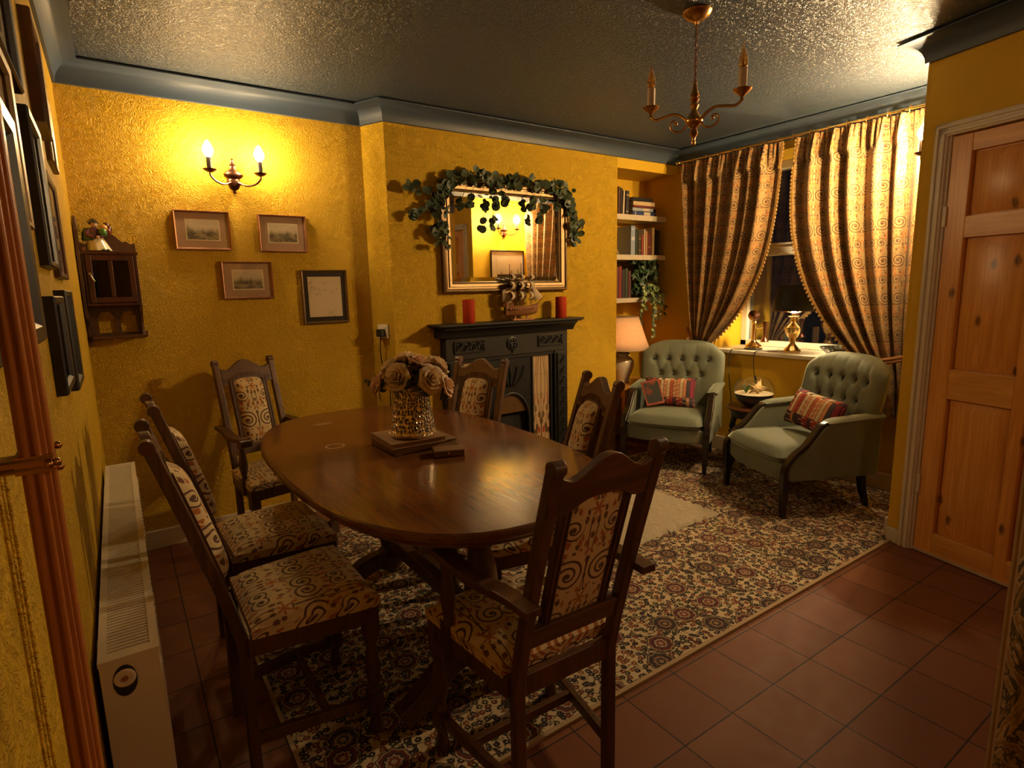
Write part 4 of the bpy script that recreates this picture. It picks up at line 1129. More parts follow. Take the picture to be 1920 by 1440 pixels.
b = MB().grid(skirt, 40, 10, cu=True); b.ball((0, 0, .060), .033, 14, 8, (1, .8, .5)); b.build('skirt', Mc('china_cream', (.66, .56, .34)), t)
b = MB().lathe([(.026, .055), (.026, .075), (.029, .090), (.022, .105), (.010, .112)], (-.004, 0, 0), 16); b.build('jacket', Mc('china_purple', (.10, .025, .06)), t)
b = MB().lathe([(.040, .050), (.038, .085), (.026, .108)], (-.014, .006, 0), 16, Matrix.Diagonal((1, .8, 1, 1))); b.build('shawl', Mc('china_green', (.035, .075, .045)), t)
b = MB().tube(curve([(-.026, -.010, .098), (-.034, -.026, .076), (-.010, -.036, .066)], 5), .008, 8); b.tube(curve([(.018, -.008, .098), (.030, -.024, .080), (.014, -.036, .066)], 5), .008, 8); b.build('sleeves', Mc('china_plum', (.13, .03, .05)), t)
b = MB().ball((.000, -.004, .126), .017, 14, 10, (.9, .95, 1.1)); b.ball((.001, -.021, .124), .0035, 6, 4); b.ball((.006, -.036, .066), .008, 8, 6); b.lathe([(.007, .104), (.007, .114)], (-.001, -.002, 0), 10); b.build('face', Mc('china_skin', (.62, .38, .24)), t)
b = MB().ball((-.002, .002, .134), .0195, 14, 8, (1, 1, .75)); b.lathe([(.026, .132), (.022, .136), (.012, .150), (.002, .154)], (-.002, .002, 0), 16); b.build('bonnet', Mc('china_black', (.025, .02, .02)), t)
for c_, r_, m_ in (((.034, -.020, .108), .017, (.50, .25, .05)), ((.028, -.028, .088), .018, (.08, .20, .05)), ((.048, -.006, .122), .015, (.10, .02, .02)), ((.050, -.014, .094), .016, (.16, .03, .02)), ((.058, .000, .108), .014, (.07, .02, .03))):
    MB().ball(c_, r_, 12, 8, (1, 1, 1.12)).build('balloon', Mc('china_balloon', m_), t)
b = MB().lathe([(.014, 0), (.018, .018), (.016, .018), (.012, .003)], (-.060, -.010, 0), 14); b.tube([(-.076, -.010, .016), (-.060, -.010, .036), (-.044, -.010, .016)], .002, 6); b.build('basket', Mc('china_basket', (.22, .10, .04)), t)
b = MB().ball((.020, -.046, .006), .008, 8, 6, (1, 1.5, .7)); b.ball((.038, -.044, .006), .008, 8, 6, (1, 1.5, .7)); b.build('shoes', Mc('china_teal', (.03, .07, .075)), t)

# ------------------------------------------------------------------ radiator
t = thing('radiator', 'white double panel radiator under the pictures on the left wall', 'radiator', (0, 0, 0))
RY0_, RY1_, RX0_, RX1_, RZ0, RZ1 = 1.37, 3.06, -.108, 0.0, .10, .600
b = MB().bx(RX1_-.018, RX1_, RY0_, RY1_, RZ0, RZ1-.008)
for k in range(38):
    yy = RY0_+.05+k*(RY1_-RY0_-.1)/37; b.bx(RX1_-.003, RX1_+.004, yy-.013, yy+.013, RZ0+.05, RZ1-.06)
b.build('front_panel', M_rad, t, bevel=.003)
MB().bx(RX0_, RX0_+.018, RY0_, RY1_, RZ0, RZ1-.008).build('rear_panel', M_rad, t, bevel=.003)
b = MB().bx(RX0_, RX1_, RY0_-.002, RY0_+.004, RZ0+.015, RZ1-.002); b.build('end_cover', M_rad, t, bevel=.002)
MB().bx(RX0_, RX1_, RY1_-.004, RY1_+.002, RZ0+.015, RZ1-.002).build('end_cover', M_rad, t, bevel=.002)
MB().bx(RX0_+.018, RX1_-.018, RY0_+.01, RY1_-.01, RZ1-.05, RZ1-.012).build('convector', M_radd, t)
b = MB().bx(RX0_-.001, RX0_+.014, RY0_-.004, RY1_+.004, RZ1-.010, RZ1).bx(RX1_-.016, RX1_+.001, RY0_-.004, RY1_+.004, RZ1-.010, RZ1).bx(RX0_+.014, RX1_-.016, RY0_-.004, RY0_+.022, RZ1-.008, RZ1).bx(RX0_+.014, RX1_-.016, RY1_-.022, RY1_+.004, RZ1-.008, RZ1)
for k in range(118):
    yy = RY0_+.026+k*(RY1_-RY0_-.05)/117; b.bx(RX0_+.012, RX1_-.014, yy-.0042, yy+.0042, RZ1-.006, RZ1-.001)
b.build('top_grille', M_rad, t)
v_ = MB().lathe([(.019, 0), (.020, .003), (.015, .005), (.011, .004)], (-.066, RY0_-.0025, .553), 20, Matrix.Rotation(PI/2, 4, 'X')).build('vent_plug', M_rad, t)
MB().lathe([(.027, 0), (.027, .0015)], (-.066, RY0_-.002, .546), 24, Matrix.Rotation(PI/2, 4, 'X') @ Matrix.Diagonal((.8, 1.3, 1, 1))).build('plug_hole', M_rubber, t)
MB().lathe([(.006, .004), (.006, .007)], (-.066, RY0_-.0025, .553), 12, Matrix.Rotation(PI/2, 4, 'X')).build('bleed_screw', M_brass, t)
for yy in (1.55, 2.2, 2.88): MB().bx(-.119, -.106, yy-.02, yy+.02, .15, .55).build('wall_bracket', M_white, t)
for yy in (1.44, 3.0): MB().tube([(-.05, yy, .10), (-.05, yy, 0)], .0085, 10).build('pipe', M_white, t)

# ------------------------------------------------------------------ wooden post at the left edge
t = thing('wooden_post', 'tall varnished fluted wooden post with a brass clamp at the left edge', 'post', (-.064, .575, 0))
b = MB().bx(-.009, .009, -.009, .009, .0, 1.95)
for dx_, dy_ in ((-.004, -.010), (.003, -.010), (.010, -.004), (.010, .003)): b.tube([(dx_, dy_, .0), (dx_, dy_, 1.95)], .0028, 6)
b.build('shaft', M_post, t, bevel=.002)
b = MB().bx(-.0555, -.009, -.010, .010, 1.2085, 1.2185); b.bx(-.0120, .0120, -.0125, .0125, 1.2065, 1.2205); b.tube([(-.0555, -.0115, 1.217), (.012, -.0125, 1.217)], .002, 6); b.tube([(-.0555, -.0115, 1.210), (.012, -.0125, 1.210)], .002, 6)
for dx_, dy_, dz_ in ((.0150, -.012, 1.2135), (.0150, .012, 1.222), (.010, -.017, 1.2135), (.015, .003, 1.206)): b.ball((dx_*.93, dy_*.93, dz_), .0032, 8, 6)
b.build('brass_clamp', M_brass, t)

# ------------------------------------------------------------------ socket, plug and lead on the chimney return
sd_ = Vector((.076, -.165, 0)).normalized(); so = Vector((-sd_.y*-1, 0, 0))
outn = Vector((-.165, -.076, 0)).normalized()
Ms = Matrix.Translation(Vector((1.337, 3.513, 0))+sd_*.095) @ Matrix(((sd_.x, -outn.x, 0, 0), (sd_.y, -outn.y, 0, 0), (0, 0, 1, 0), (0, 0, 0, 1)))
t = thing('wall_socket', 'white wall socket on the narrow side of the chimney breast', 'socket')
MB().bx(-.043, .043, -.010, 0, 1.048, 1.136).build('face_plate', M_sill, t, bevel=.003)
MB().bx(.018, .028, -.013, -.009, 1.112, 1.126).build('switch', M_sill, t)
t.matrix_world = Ms
t = thing('plug', 'black plug and lead in the wall socket behind the flower vase', 'plug')
MB().bx(-.026, .022, -.046, -.0105, 1.060, 1.108).build('plug_body', M_rubber, t, bevel=.006)
MB().tube(curve([(-.002, -.030, 1.062), (-.004, -.034, 1.02), (-.010, -.030, .95), (.0, -.026, .88), (.03, -.02, .865), (.04, -.016, .80), (.03, -.014, .5), (.02, -.012, .2), (.02, -.012, .01)], 6), .0035, 6).build('lead', M_rubber, t)
t.matrix_world = Ms

# ------------------------------------------------------------------ books in the alcove
def shelf_book(label, x, w, h, d, colr, zsh, lean=0., y=3.48, spine=None, grp='books in the alcove', fin=.5):
    M = Matrix.Translation((x, y, zsh)) @ Matrix.Rotation(lean, 4, 'Y')
    return make_book('book', label, 'book', w, h, d, colr, M, grp, fin, spine)
Z1s, Z2s, Z3s = 1.9165, 1.5945, 1.2405
shelf_book('thin dark brown upright book, leftmost in view on the top alcove shelf', 3.452, .022, .215, .15, (.10, .04, .02), Z1s)
shelf_book('black upright book on the top alcove shelf beside the pale spined one', 3.476, .024, .205, .15, (.03, .022, .018), Z1s)
shelf_book('cream spined upright book on the top alcove shelf', 3.502, .020, .19, .14, (.55, .42, .25), Z1s, .04)
shelf_book('dark navy upright book right of the cream spined one on the top alcove shelf', 3.535, .036, .190, .15, (.035, .030, .035), Z1s, .03, spine=((.4, .3, .15), ((.8, .84), (.12, .16))))
def flat_book(label, x0, w, th, d, colr, z, spine=None, y=3.475):
    M = Matrix.Translation((x0, y, z+th)) @ Matrix.Rotation(PI/2, 4, 'Y')
    return make_book('book', label, 'book', th, w, d, colr, M, 'books in the alcove', .45, spine)
zz = Z1s
for lb, w_, th_, cl, x0 in (('dark blue book at the bottom of the flat stack on the top alcove shelf', .26, .034, (.035, .05, .14), 3.615), ('pale blue grey book, second from the bottom of the flat stack on the top shelf', .25, .028, (.28, .32, .36), 3.61),
        ('thin dark red book in the middle of the flat stack on the top shelf', .245, .016, (.16, .03, .025), 3.62), ('cream book, second from the top of the flat stack on the top shelf', .26, .034, (.60, .42, .22), 3.618), ('black book lying on top of the flat stack on the top shelf', .235, .030, (.018, .016, .016), 3.612)):
    flat_book(lb, x0, w_, th_, .15, cl, zz, spine=((.55, .45, .3), ((.1, .14), (.5, .8))) if 'blue' in lb else None); zz += th_+.0006
# small ornament at the right end of the top shelf
t = thing('ornament', 'small gold and green ornament at the right end of the top alcove shelf', 'ornament', (3.915, 3.52, Z1s))
b = MB().lathe([(.022, 0), (.024, .01), (.012, .03), (.018, .05), (.010, .065)], n=14); b.build('stand', M_dark, t)
b = MB(); 
for k in range(7): b.ball((.016*math.cos(k*1.7), .016*math.sin(k*1.7), .075+.012*(k % 3)), .013, 8, 6)
b.build('blossom', plain('gold_blossom', (.40, .22, .05), .5), t)
shelf_book('pale spined book leaning at the left of the middle alcove shelf', 3.425, .018, .225, .15, (.50, .40, .26), Z2s, .0+.50 - 1.02)
shelf_book('dark leaning book behind the pale leaning one on the middle alcove shelf', 3.452, .016, .225, .15, (.30, .22, .14), Z2s, -.52)
shelf_book('tall pale blue upright book on the middle alcove shelf', 3.600, .052, .238, .16, (.26, .30, .38), Z2s, spine=((.5, .5, .5), ((.86, .90), (.5, .62))))
shelf_book('dark green upright book beside the tall pale blue one on the middle shelf', 3.656, .030, .215, .15, (.035, .045, .025), Z2s)
shelf_book('dark olive upright book right of the green one on the middle shelf', 3.689, .036, .185, .15, (.06, .045, .02), Z2s, spine=((.3, .2, .08), ((.2, .25), (.7, .75))))
shelf_book('red upright book on the middle alcove shelf', 3.729, .026, .170, .15, (.28, .05, .03), Z2s)
shelf_book('thin cream upright book on the middle alcove shelf', 3.758, .016, .215, .15, (.62, .50, .30), Z2s)
shelf_book('orange brown upright book next to the thin cream one on the middle shelf', 3.777, .024, .200, .15, (.42, .20, .08), Z2s)
shelf_book('dark maroon upright book in the middle alcove shelf beside the tan one', 3.804, .046, .185, .15, (.12, .025, .02), Z2s, spine=((.5, .3, .12), ((.35, .38),)))
shelf_book('tan upright book near the right end of the middle shelf', 3.853, .032, .230, .15, (.40, .24, .10), Z2s)
shelf_book('black upright book, last but one at the right of the middle shelf', 3.889, .026, .212, .15, (.02, .02, .022), Z2s)
shelf_book('dark grey upright book at the right end of the middle shelf', 3.920, .030, .208, .15, (.035, .035, .045), Z2s)
for i, (x, w_, h_, cl, nm) in enumerate(((3.432, .034, .255, (.16, .05, .03), 'brown upright book at the left end of the lowest alcove shelf'), (3.469, .030, .262, (.24, .04, .03), 'dark red upright book second from the left on the lowest alcove shelf'), (3.502, .036, .235, (.035, .03, .03), 'black upright book on the lowest alcove shelf beside the ivy'), (3.541, .030, .245, (.05, .06, .03), 'olive upright book on the lowest alcove shelf partly behind the ivy'), (3.574, .034, .22, (.10, .03, .03), 'maroon upright book on the lowest alcove shelf mostly behind the ivy'))):
    shelf_book(nm, x, w_, h_, .15, cl, Z3s)

# ivy
random.seed(21)
t = thing('potted_ivy', 'trailing variegated ivy in a pot on the lowest alcove shelf', 'plant', (3.80, 3.525, Z3s))
MB().lathe([(.045, 0), (.062, .10), (.066, .10), (.066, .118), (.058, .118), (.052, .09), (.001, .085)], n=20).build('pot', M_basket, t)
st = MB(); dk = MB(); pl = MB()
def ivy_leaf(b, c, nrm, r):
    nrm = Vector(nrm).normalized(); a = Vector((0, 0, -1)) - nrm*Vector((0, 0, -1)).dot(nrm)
    if a.length < .1: a = nrm.orthogonal()
    a.normalize(); q = random.uniform(-.8, .8); a = Matrix.Rotation(q, 3, nrm) @ a; d = nrm.cross(a); c = Vector(c)
    sh = [(1.15, 0, -.1), (.35, .32, .1), (.35, .85, -.12), (-.15, .50, .08), (-.62, .62, -.1), (-.45, 0, 0)]
    pts = sh + [(x, -y, z) for x, y, z in sh[1:5]][::-1]
    vs = [c] + [c+a*(x*r)+d*(y*r)+nrm*(z*r) for x, y, z in pts]; n = len(pts)
    b.add(vs, [(0, 1+i, 1+(i+1) % n) for i in range(n)])
for _ in range(270):
    th = random.uniform(0, 2*PI); rr = random.uniform(.02, .155)
    p = Vector((rr*math.cos(th)*1.0-.01, -abs(rr*math.sin(th))*.95-.015+ .03, .02+random.random()**.9*.30))
    p.x = max(-.19, min(.18, p.x*1.15-.02))
    if p.y > .12: p.y = .12
    ivy_leaf(dk, p, (random.uniform(-1, 1), -1, random.uniform(-.2, 1.)), random.uniform(.022, .036))
for k in range(16):
    th = random.uniform(PI, 2*PI); st.tube(curve([(0, 0, .10), (.05*math.cos(th), .05*math.sin(th), .20), (.11*math.cos(th), .10*math.sin(th), .17)], 4), .0015, 4)
for (x, dn, kx) in ((-.02, .30, .02), (.01, .42, -.03), (.05, .20, .05), (-.09, .17, -.06), (.10, .14, .04), (-.13, .22, -.04), (.02, .33, -.01)):
    pts = curve([(x*.4, -.05, .10), (x, -.112, .05), (x+kx*.5, -.125, -dn*.45), (x+kx, -.115, -dn)], 7); st.tube(pts, .0016, 4)
    for i, p in enumerate(pts[3:]):
        for _ in range(2 if i < 10 else 1):
            o = Vector((random.uniform(-.026, .026), random.uniform(-.02, .0), random.uniform(-.015, .015)))
            ivy_leaf(pl if random.random() < (.55 if p.z > -.2 else .2) else dk, p+o, (random.uniform(-.6, .6), -1, random.uniform(-.1, .8)), random.uniform(.013, .024))
st.build('stems', M_stem, t); dk.build('foliage', M_ivy, t, ang=180); pl.build('pale_foliage', M_ivyl, t, ang=180)

# ------------------------------------------------------------------ table lamp and its stand
LX, LY = 3.535, 3.50
t = thing('lamp_table', 'small varnished pine table under the table lamp in the alcove', 'table', (LX+.02, LY-.02, 0))
MB().bx(-.20, .30, -.19, .17, .500, .525).build('tabletop', M_pine, t, bevel=.004)
MB().bx(-.17, .27, -.165, .145, .43, .50).build('apron', M_pine, t, bevel=.003)
for sx in (-.17, .27):
    for sy in (-.16, .145): MB().bx(sx-.018, sx+.018, sy-.018, sy+.018, 0, .50).build('leg', M_pine, t, bevel=.003)
t = thing('table_lamp', 'cream ceramic table lamp with a rose linen shade, lit, beside the chimney breast', 'lamp', (LX, LY, .5255))
MB().lathe([(.055, 0), (.060, .008), (.056, .018), (.058, .03), (.082, .09), (.098, .150), (.096, .185), (.075, .212), (.052, .226), (.050, .236), (.064, .244), (.066, .252), (.046, .258), (.030, .262)], n=32).build('lamp_base', M_ceram, t)
MB().tube([(0, 0, .262), (0, 0, .335)], .006, 8).build('lamp_stem', M_brass, t)
MB().lathe([(.012, .335), (.026, .365), (.028, .385), (.018, .412), (.002, .422)], n=12).build('bulb', M_bulb4, t)
b = MB()
for k in range(3): b.tube([(0, 0, .562), (.125*math.cos(k*2.1), .125*math.sin(k*2.1), .556)], .002, 5)
b.ball((0, 0, .59), .010, 8, 6); b.build('shade_carrier', M_brass, t)
sh = MB().grid(lambda u, v: (lerp(.225, .131, v)*math.cos(2*PI*u), lerp(.225, .131, v)*math.sin(2*PI*u), lerp(.285, .556, v)), 40, 4, cu=True); o = sh.build('lamp_shade', M_linen, t, solid=.003)
b = MB().lathe([(.2275, .284), (.2275, .292), (.224, .292)], n=40); b.lathe([(.133, .550), (.133, .560), (.128, .560)], n=40); b.build('shade_trim', M_bind, o)
def open_cone(r0, z0, r1, z1, n=40):
    return MB().grid(lambda u, v: (lerp(r0, r1, v)*math.cos(2*PI*u), lerp(r0, r1, v)*math.sin(2*PI*u), lerp(z0, z1, v)), n, 4, cu=True)

# ------------------------------------------------------------------ side table with terrarium bowl
SX, SY = 3.66, 2.335
t = thing('side_table', 'small dark wooden side table between the two armchairs', 'table', (SX, SY, .0125))
MB().lathe([(.17, .447), (.178, .454), (.178, .462), (.172, .468)], n=36).build('tabletop', M_maho, t)
MB().lathe([(.145, .395), (.150, .40), (.150, .446)], n=36).build('apron', M_dark, t)
for k in range(3):
    a = .5+k*2*PI/3
    pts = curve([(.125*math.cos(a), .125*math.sin(a), .42), (.155*math.cos(a), .155*math.sin(a), .30), (.120*math.cos(a), .120*math.sin(a), .15), (.160*math.cos(a), .160*math.sin(a), .0)], 6)
    MB().tube(pts, [lerp(.022, .011, i/(len(pts)-1)) for i in range(len(pts))], 8).build('leg', M_dark, t)
ZB = .0125+.469
t = thing('terrarium_bowl', 'round glass bowl of dark soil and pale shingle on the side table', 'bowl', (SX, SY, ZB))
def bp(a): return (.135*math.sin(a), .118-.118*math.cos(a))
pr = [bp(.42+1.98*i/16) for i in range(17)]
b = MB().grid(lambda u, v: (pr[int(round(v*16))][0]*math.cos(2*PI*u), pr[int(round(v*16))][0]*math.sin(2*PI*u), pr[int(round(v*16))][1]-pr[0][1]+.001), 40, 16, cu=True)
b.add([(pr[0][0]*math.cos(2*PI*i/40), pr[0][0]*math.sin(2*PI*i/40), .001) for i in range(40)], [tuple(range(40))])
b.build('glass_bowl', M_bowl, t)
pi = [(r*.97, z-pr[0][1]+.004) for r, z in pr]
sl = [p for p in pi if p[1] < .088]; b = MB().lathe([(.001, .004)] + sl + [(.001, sl[-1][1]+.001)], n=36); b.build('soil', M_soil, t)
sa = [p for p in pi if  .082 < p[1] < .0985]; b = MB().lathe(sa + [(sa[-1][0]*.6, sa[-1][1]+.006), (.001, sa[-1][1]+.008)], n=36); b.build('shingle', M_sand, t)
zs = sa[-1][1]+.012
for (sx_, sy_, r_, tl, rz_, nm) in ((-.025, -.030, .068, .95, -.9, 'pale starfish lying at the front of the glass bowl'), (.040, -.010, .064, 1.15, -.7, 'pale starfish standing tilted in the glass bowl')):
    b = MB(); k = 5; vs = [(0, 0, .010), (0, 0, -.004)]
    for i in range(10):
        a = 2*PI*i/10; q = r_ if i % 2 == 0 else r_*.30; vs.append((q*math.cos(a), q*math.sin(a), .0 if i % 2 == 0 else .003))
    fs = [(0, 2+i, 2+(i+1) % 10) for i in range(10)] + [(1, 2+(i+1) % 10, 2+i) for i in range(10)]
    o = b.add(vs, fs).build('starfish', M_star, ang=180, solid=.004)
    tag(o, nm, 'starfish', 'starfish in the bowl')
    o.matrix_world = Matrix.Translation((SX+sx_, SY+sy_, ZB+zs+r_*.42*math.sin(tl))) @ Matrix.Rotation(rz_, 4, 'Z') @ Matrix.Rotation(tl, 4, 'X')
b = MB()
for i in range(9):
    a = i*.9; b.tube(curve([(0, 0, 0), (.012*math.cos(a), .012*math.sin(a), .025), (.032*math.cos(a), .032*math.sin(a), .05+.004*(i % 3))], 4), [.006, .007, .007, .007, .006, .005, .004, .003, .002], 6)
o = b.build('succulent', plain('succulent_green', (.09, .16, .05), .5)); o.location = (SX-.055, SY+.025, ZB+zs-.004)
tag(o, 'small green succulent growing at the back of the glass bowl', 'plant')
# leads hanging from the sill
t = thing('switch_cord', 'black lamp cord with an inline switch hanging from the window sill above the glass bowl', 'cord')
MB().tube(curve([(4.125, 2.33, .834), (4.03, 2.46, .833), (3.958, 2.52, .832), (3.944, 2.53, .80), (3.93, 2.52, .72), (3.92, 2.49, .60), (3.95, 2.44, .40), (3.965, 2.42, .16)], 6), .0032, 6).build('lead', M_rubber, t)
MB().tube([(3.921, 2.50, .650), (3.920, 2.49, .615)], [.009, .009], 8).build('inline_switch', M_rubber, t)
t = thing('telephone_cord', 'dark cord of the candlestick telephone drooping down behind the armchair', 'cord')
MB().tube(curve([(4.03, 2.60, .836), (3.99, 2.70, .834), (3.950, 2.73, .832), (3.940, 2.735, .79), (3.90, 2.72, .70), (3.88, 2.69, .60), (3.88, 2.66, .40), (3.86, 2.60, .22), (3.82, 2.56, .06), (3.70, 2.62, .018)], 6), .0036, 6).build('lead', M_rubber, t)

# ------------------------------------------------------------------ window sill
ZS = .8305
t = thing('candlestick_telephone', 'antique brass candlestick telephone on the window sill', 'telephone', (4.075, 2.625, ZS), 2.2)
MB().lathe([(.066, 0), (.068, .008), (.060, .014)], n=28).build('foot', M_rubber, t)
MB().lathe([(.060, .014), (.060, .030), (.046, .042), (.030, .056), (.020, .066), (.017, .075), (.016, .20), (.020, .205), (.018, .22)], n=24).build('stem', M_brassb, t)
b = MB().tube([(0, 0, .20), (0, -.02, .225), (0, -.03, .235)], .008, 8)
b.lathe([(.014, 0), (.022, .015), (.040, .036), (.045, .048), (.034, .042), (.001, .030)], (0, -.025, .245), 20, Matrix.Rotation(1.25, 4, 'X')); b.build('mouthpiece', M_bronze, t)
MB().tube([(0, 0, .165), (-.05, .0, .170), (-.075, .0, .172)], .005, 8).build('receiver_hook', M_brassb, t)
b = MB().lathe([(.030, .060), (.031, .066), (.018, .085), (.013, .10), (.014, .17), (.022, .20), (.024, .21), (.012, .215)], (-.078, 0, 0), 18); b.build('receiver', M_bronze, t)
b = MB().lathe([(.014, 0), (.016, .004), (.001, .006)], (0, -.052, .030), 14, Matrix.Rotation(PI/2, 4, 'X')); b.build('dial_knob', M_chrome, t)
t = thing('brass_lamp', 'polished brass urn lamp with a black drum shade, lit, on the window sill', 'lamp', (4.115, 2.335, ZS))
MB().lathe([(.060, 0), (.062, .010), (.056, .018), (.040, .035), (.020, .060), (.016, .078), (.024, .084), (.024, .090), (.018, .096), (.034, .112), (.052, .145), (.058, .172), (.060, .182), (.044, .195), (.022, .214), (.016, .224), (.022, .230), (.022, .238), (.014, .244), (.018, .252), (.036, .258), (.042, .264), (.020, .266), (.011, .262)], n=32).build('lamp_base', M_brassb, t)
MB().lathe([(.0125, .262), (.0125, .287)], n=16).build('lamp_holder', M_brassb, t)
MB().lathe([(.010, .288), (.019, .300), (.022, .316), (.016, .338), (.002, .350)], n=12).build('bulb', M_bulb3, t)
o = open_cone(.150, .305, .112, .490, 44).build('lamp_shade', M_shade, t, solid=.003)
MB().grid(lambda u, v: (lerp(.151, .1495, v)*math.cos(2*PI*u), lerp(.151, .1495, v)*math.sin(2*PI*u), lerp(.303, .309, v)), 44, 1, cu=True).build('shade_edge', M_tassel, o)
b = MB()
for k in range(3): b.tube([(.012, 0, .285), (.14*math.cos(k*2.1+.3), .14*math.sin(k*2.1+.3), .318)], .002, 5)
b.build('shade_carrier', M_brass, t)
t = thing('glass_dish', 'grey ribbed glass dish at the right of the window sill', 'bowl', (4.10, 1.97, ZS))
def dish(u, v):
    r = lerp(.045, .135, v**.75)*(1+.025*math.sin(2*PI*u*24)*v); return (r*math.cos(2*PI*u), r*math.sin(2*PI*u), .001+.062*v**1.4)
b = MB().grid(dish, 96, 10, cu=True); b.add([(.045*math.cos(2*PI*i/48), .045*math.sin(2*PI*i/48), .001) for i in range(48)], [tuple(range(48))])
b.build('dish', plain('smoke_glass', (.16, .16, .13), .12, .3), t, solid=.004)

# ------------------------------------------------------------------ chandelier
t = thing('chandelier', 'small brass two arm chandelier hanging from the ceiling, unlit', 'chandelier', (2.054, 1.639, 2.42))
MB().lathe([(.056, -.001), (.058, -.006), (.050, -.020), (.030, -.034), (.010, -.042), (.007, -.052), (.001, -.056)], n=28).build('ceiling_rose', M_brass, t)
b = MB(); zc = -.052; k = 0
while zc > -.265:
    pts = [(.0055*math.cos(a)*(1 if k % 2 else 0), .0055*math.cos(a)*(0 if k % 2 else 1), zc-.009+.0105*math.sin(a)) for a in [2*PI*i/10 for i in range(10)]]
    b.tube(pts+[pts[0], pts[1]], .0016, 5, up=(1, 1, .1)); zc -= .0155; k += 1
b.tube([(.002, .002, -.05), (-.003, .001, -.15), (.002, -.002, -.27)], .0018, 5)
b.build('chain', M_bronze, t)
MB().lathe([(.003, -.262), (.009, -.268), (.008, -.280), (.012, -.300), (.018, -.318), (.012, -.326), (.019, -.334), (.012, -.345), (.018, -.356), (.011, -.372), (.017, -.384), (.021, -.392), (.030, -.402), (.036, -.414), (.034, -.424), (.020, -.438), (.010, -.446), (.016, -.456), (.018, -.466), (.010, -.478), (.006, -.490), (.009, -.500), (.006, -.510), (.001, -.516)], n=24).build('body', M_brass, t)
ad = Vector((-.36, .93, 0)).normalized()
for sg in (-1, 1):
    P_ = lambda r, z: ad*(sg*r)+Vector((0, 0, z))
    pts = curve([P_(.028, -.415), P_(.050, -.392), P_(.085, -.376), P_(.125, -.380), P_(.160, -.385), P_(.182, -.372), P_(.186, -.356)], 6)
    a_ = MB().tube(pts, .0058, 8).build('arm', M_brass, t)
    pts = curve([P_(.030, -.420), P_(.045, -.445), P_(.075, -.448), P_(.098, -.430), P_(.096, -.408), P_(.078, -.404), P_(.074, -.416)], 6)
    b = MB().tube(pts, .0042, 8); b.ball(P_(.075, -.415), .0075, 8, 6); b.build('scroll', M_brass, a_)
    c_ = P_(.186, 0)
    MB().lathe([(.008, -.372), (.006, -.360), (.012, -.352), (.030, -.338), (.036, -.330), (.030, -.332), (.014, -.340), (.013, -.330)], c_, 22).build('drip_pan', M_brass, a_)
    MB().lathe([(.0165, -.342), (.0165, -.256), (.0145, -.254)], c_, 18).build('candle_sleeve', M_sleeve, a_)
    bl = MB().grid(lambda u, v: (c_.x+[.010, .0155, .0185, .0185, .0165, .0125, .008, .0042, .002, .0008][int(round(v*9))]*math.cos(2*PI*u), c_.y+[.010, .0155, .0185, .0185, .0165, .0125, .008, .0042, .002, .0008][int(round(v*9))]*math.sin(2*PI*u), c_.z-.254+[0, .006, .014, .026, .038, .050, .062, .074, .088, .100][int(round(v*9))]), 16, 9, cu=True).build('bulb', M_amber, a_)
    MB().lathe([(.0105, -.254), (.0105, -.246), (.004, -.244), (.003, -.215)], c_, 10).build('bulb_cap', M_brassb, bl)

# ------------------------------------------------------------------ table centrepiece
def onbook(label, name, x0, x1, y0, y1, z0, z1, c1, rz):
    t = thing(name, label, 'book', ((x0+x1)/2, (y0+y1)/2, z0), rz, group='old books under the vase')
    w, d, h = (x1-x0)/2, (y1-y0)/2, z1-z0
    cv = plain('old_cover', c1, .5, var=.3, sc=12.)
    b = MB().bx(-w, w, -d, d, 0, .004).bx(-w, w, -d, d, h-.004, h).bx(-w, -w+.004, -d, d, 0, h); b.build('cover', cv, t, bevel=.0015)
    MB().bx(-w+.004, w-.005, -d+.005, d-.005, .004, h-.004).build('pages', wood('old_pages', (.20, .11, .05), (.30, .18, .08), .8, axis=0), t)
    return t
onbook('thick worn brown book on the table at the bottom of the pile under the vase', 'old_book', .775, 1.035, 1.900, 2.120, .7505, .7765, (.13, .065, .03), .04)
onbook('worn tan book between the thick brown book and the vase', 'old_book', .765, .985, 1.885, 2.105, .777, .799, (.24, .13, .055), -.03)
t = thing('trinket_box', 'small flat leather covered box on the table in front of the old books', 'box', (.945, 1.805, .7505), -.35)
MB().bx(-.055, .055, -.036, .036, 0, .014).build('box_base', plain('tan_leather', (.15, .075, .035), .4), t, bevel=.003)
MB().bx(-.056, .056, -.037, .037, .0145, .024).build('box_lid', plain('tan_leather_lid', (.20, .10, .045), .35), t, bevel=.003)
b = MB().ball((-.005, -.037, .014), .004, 8, 6); b.build('stud', M_brassb, t)
VX, VY, VZ = .888, 1.975, .7995
t = thing('gold_vase', 'tapered gold openwork vase standing on the old books', 'vase', (VX, VY, VZ))
rv = lambda z: lerp(.086, .058, (z/.195)**.9)
pr = [(.074, 0), (.083, .004), (.087, .012)] + [(rv(z), z) for z in [.012+.183*i/14 for i in range(15)]]
nn = N('gold_openwork', .30, 1)
co = nn.co(); x, y, z = nn.xyz(co)
an = nn.m2('ARCTAN2', y, x)
uv_ = nn.vec(nn.mul(an, 6.2), nn.mul(z, 70.), 0.)
vo = nn.vor(uv_, 1., .72)
hole = nn.mul(nn.mul(nn.lt(vo.outputs['Distance'], .33), nn.gt(z, .022)), nn.lt(z, .188))
ringm = nn.smooth(vo.outputs['Distance'], .62, .40)
nn.col(nn.mix(hole, nn.mix(nn.noise(co, 40., 3.), (.74, .58, .36), (.95, .82, .58)), (.030, .014, .006)))
nn.put(nn.b.inputs['Metallic'], nn.sub(1., hole)); nn.rough(nn.addm(.24, nn.mul(hole, .5)))
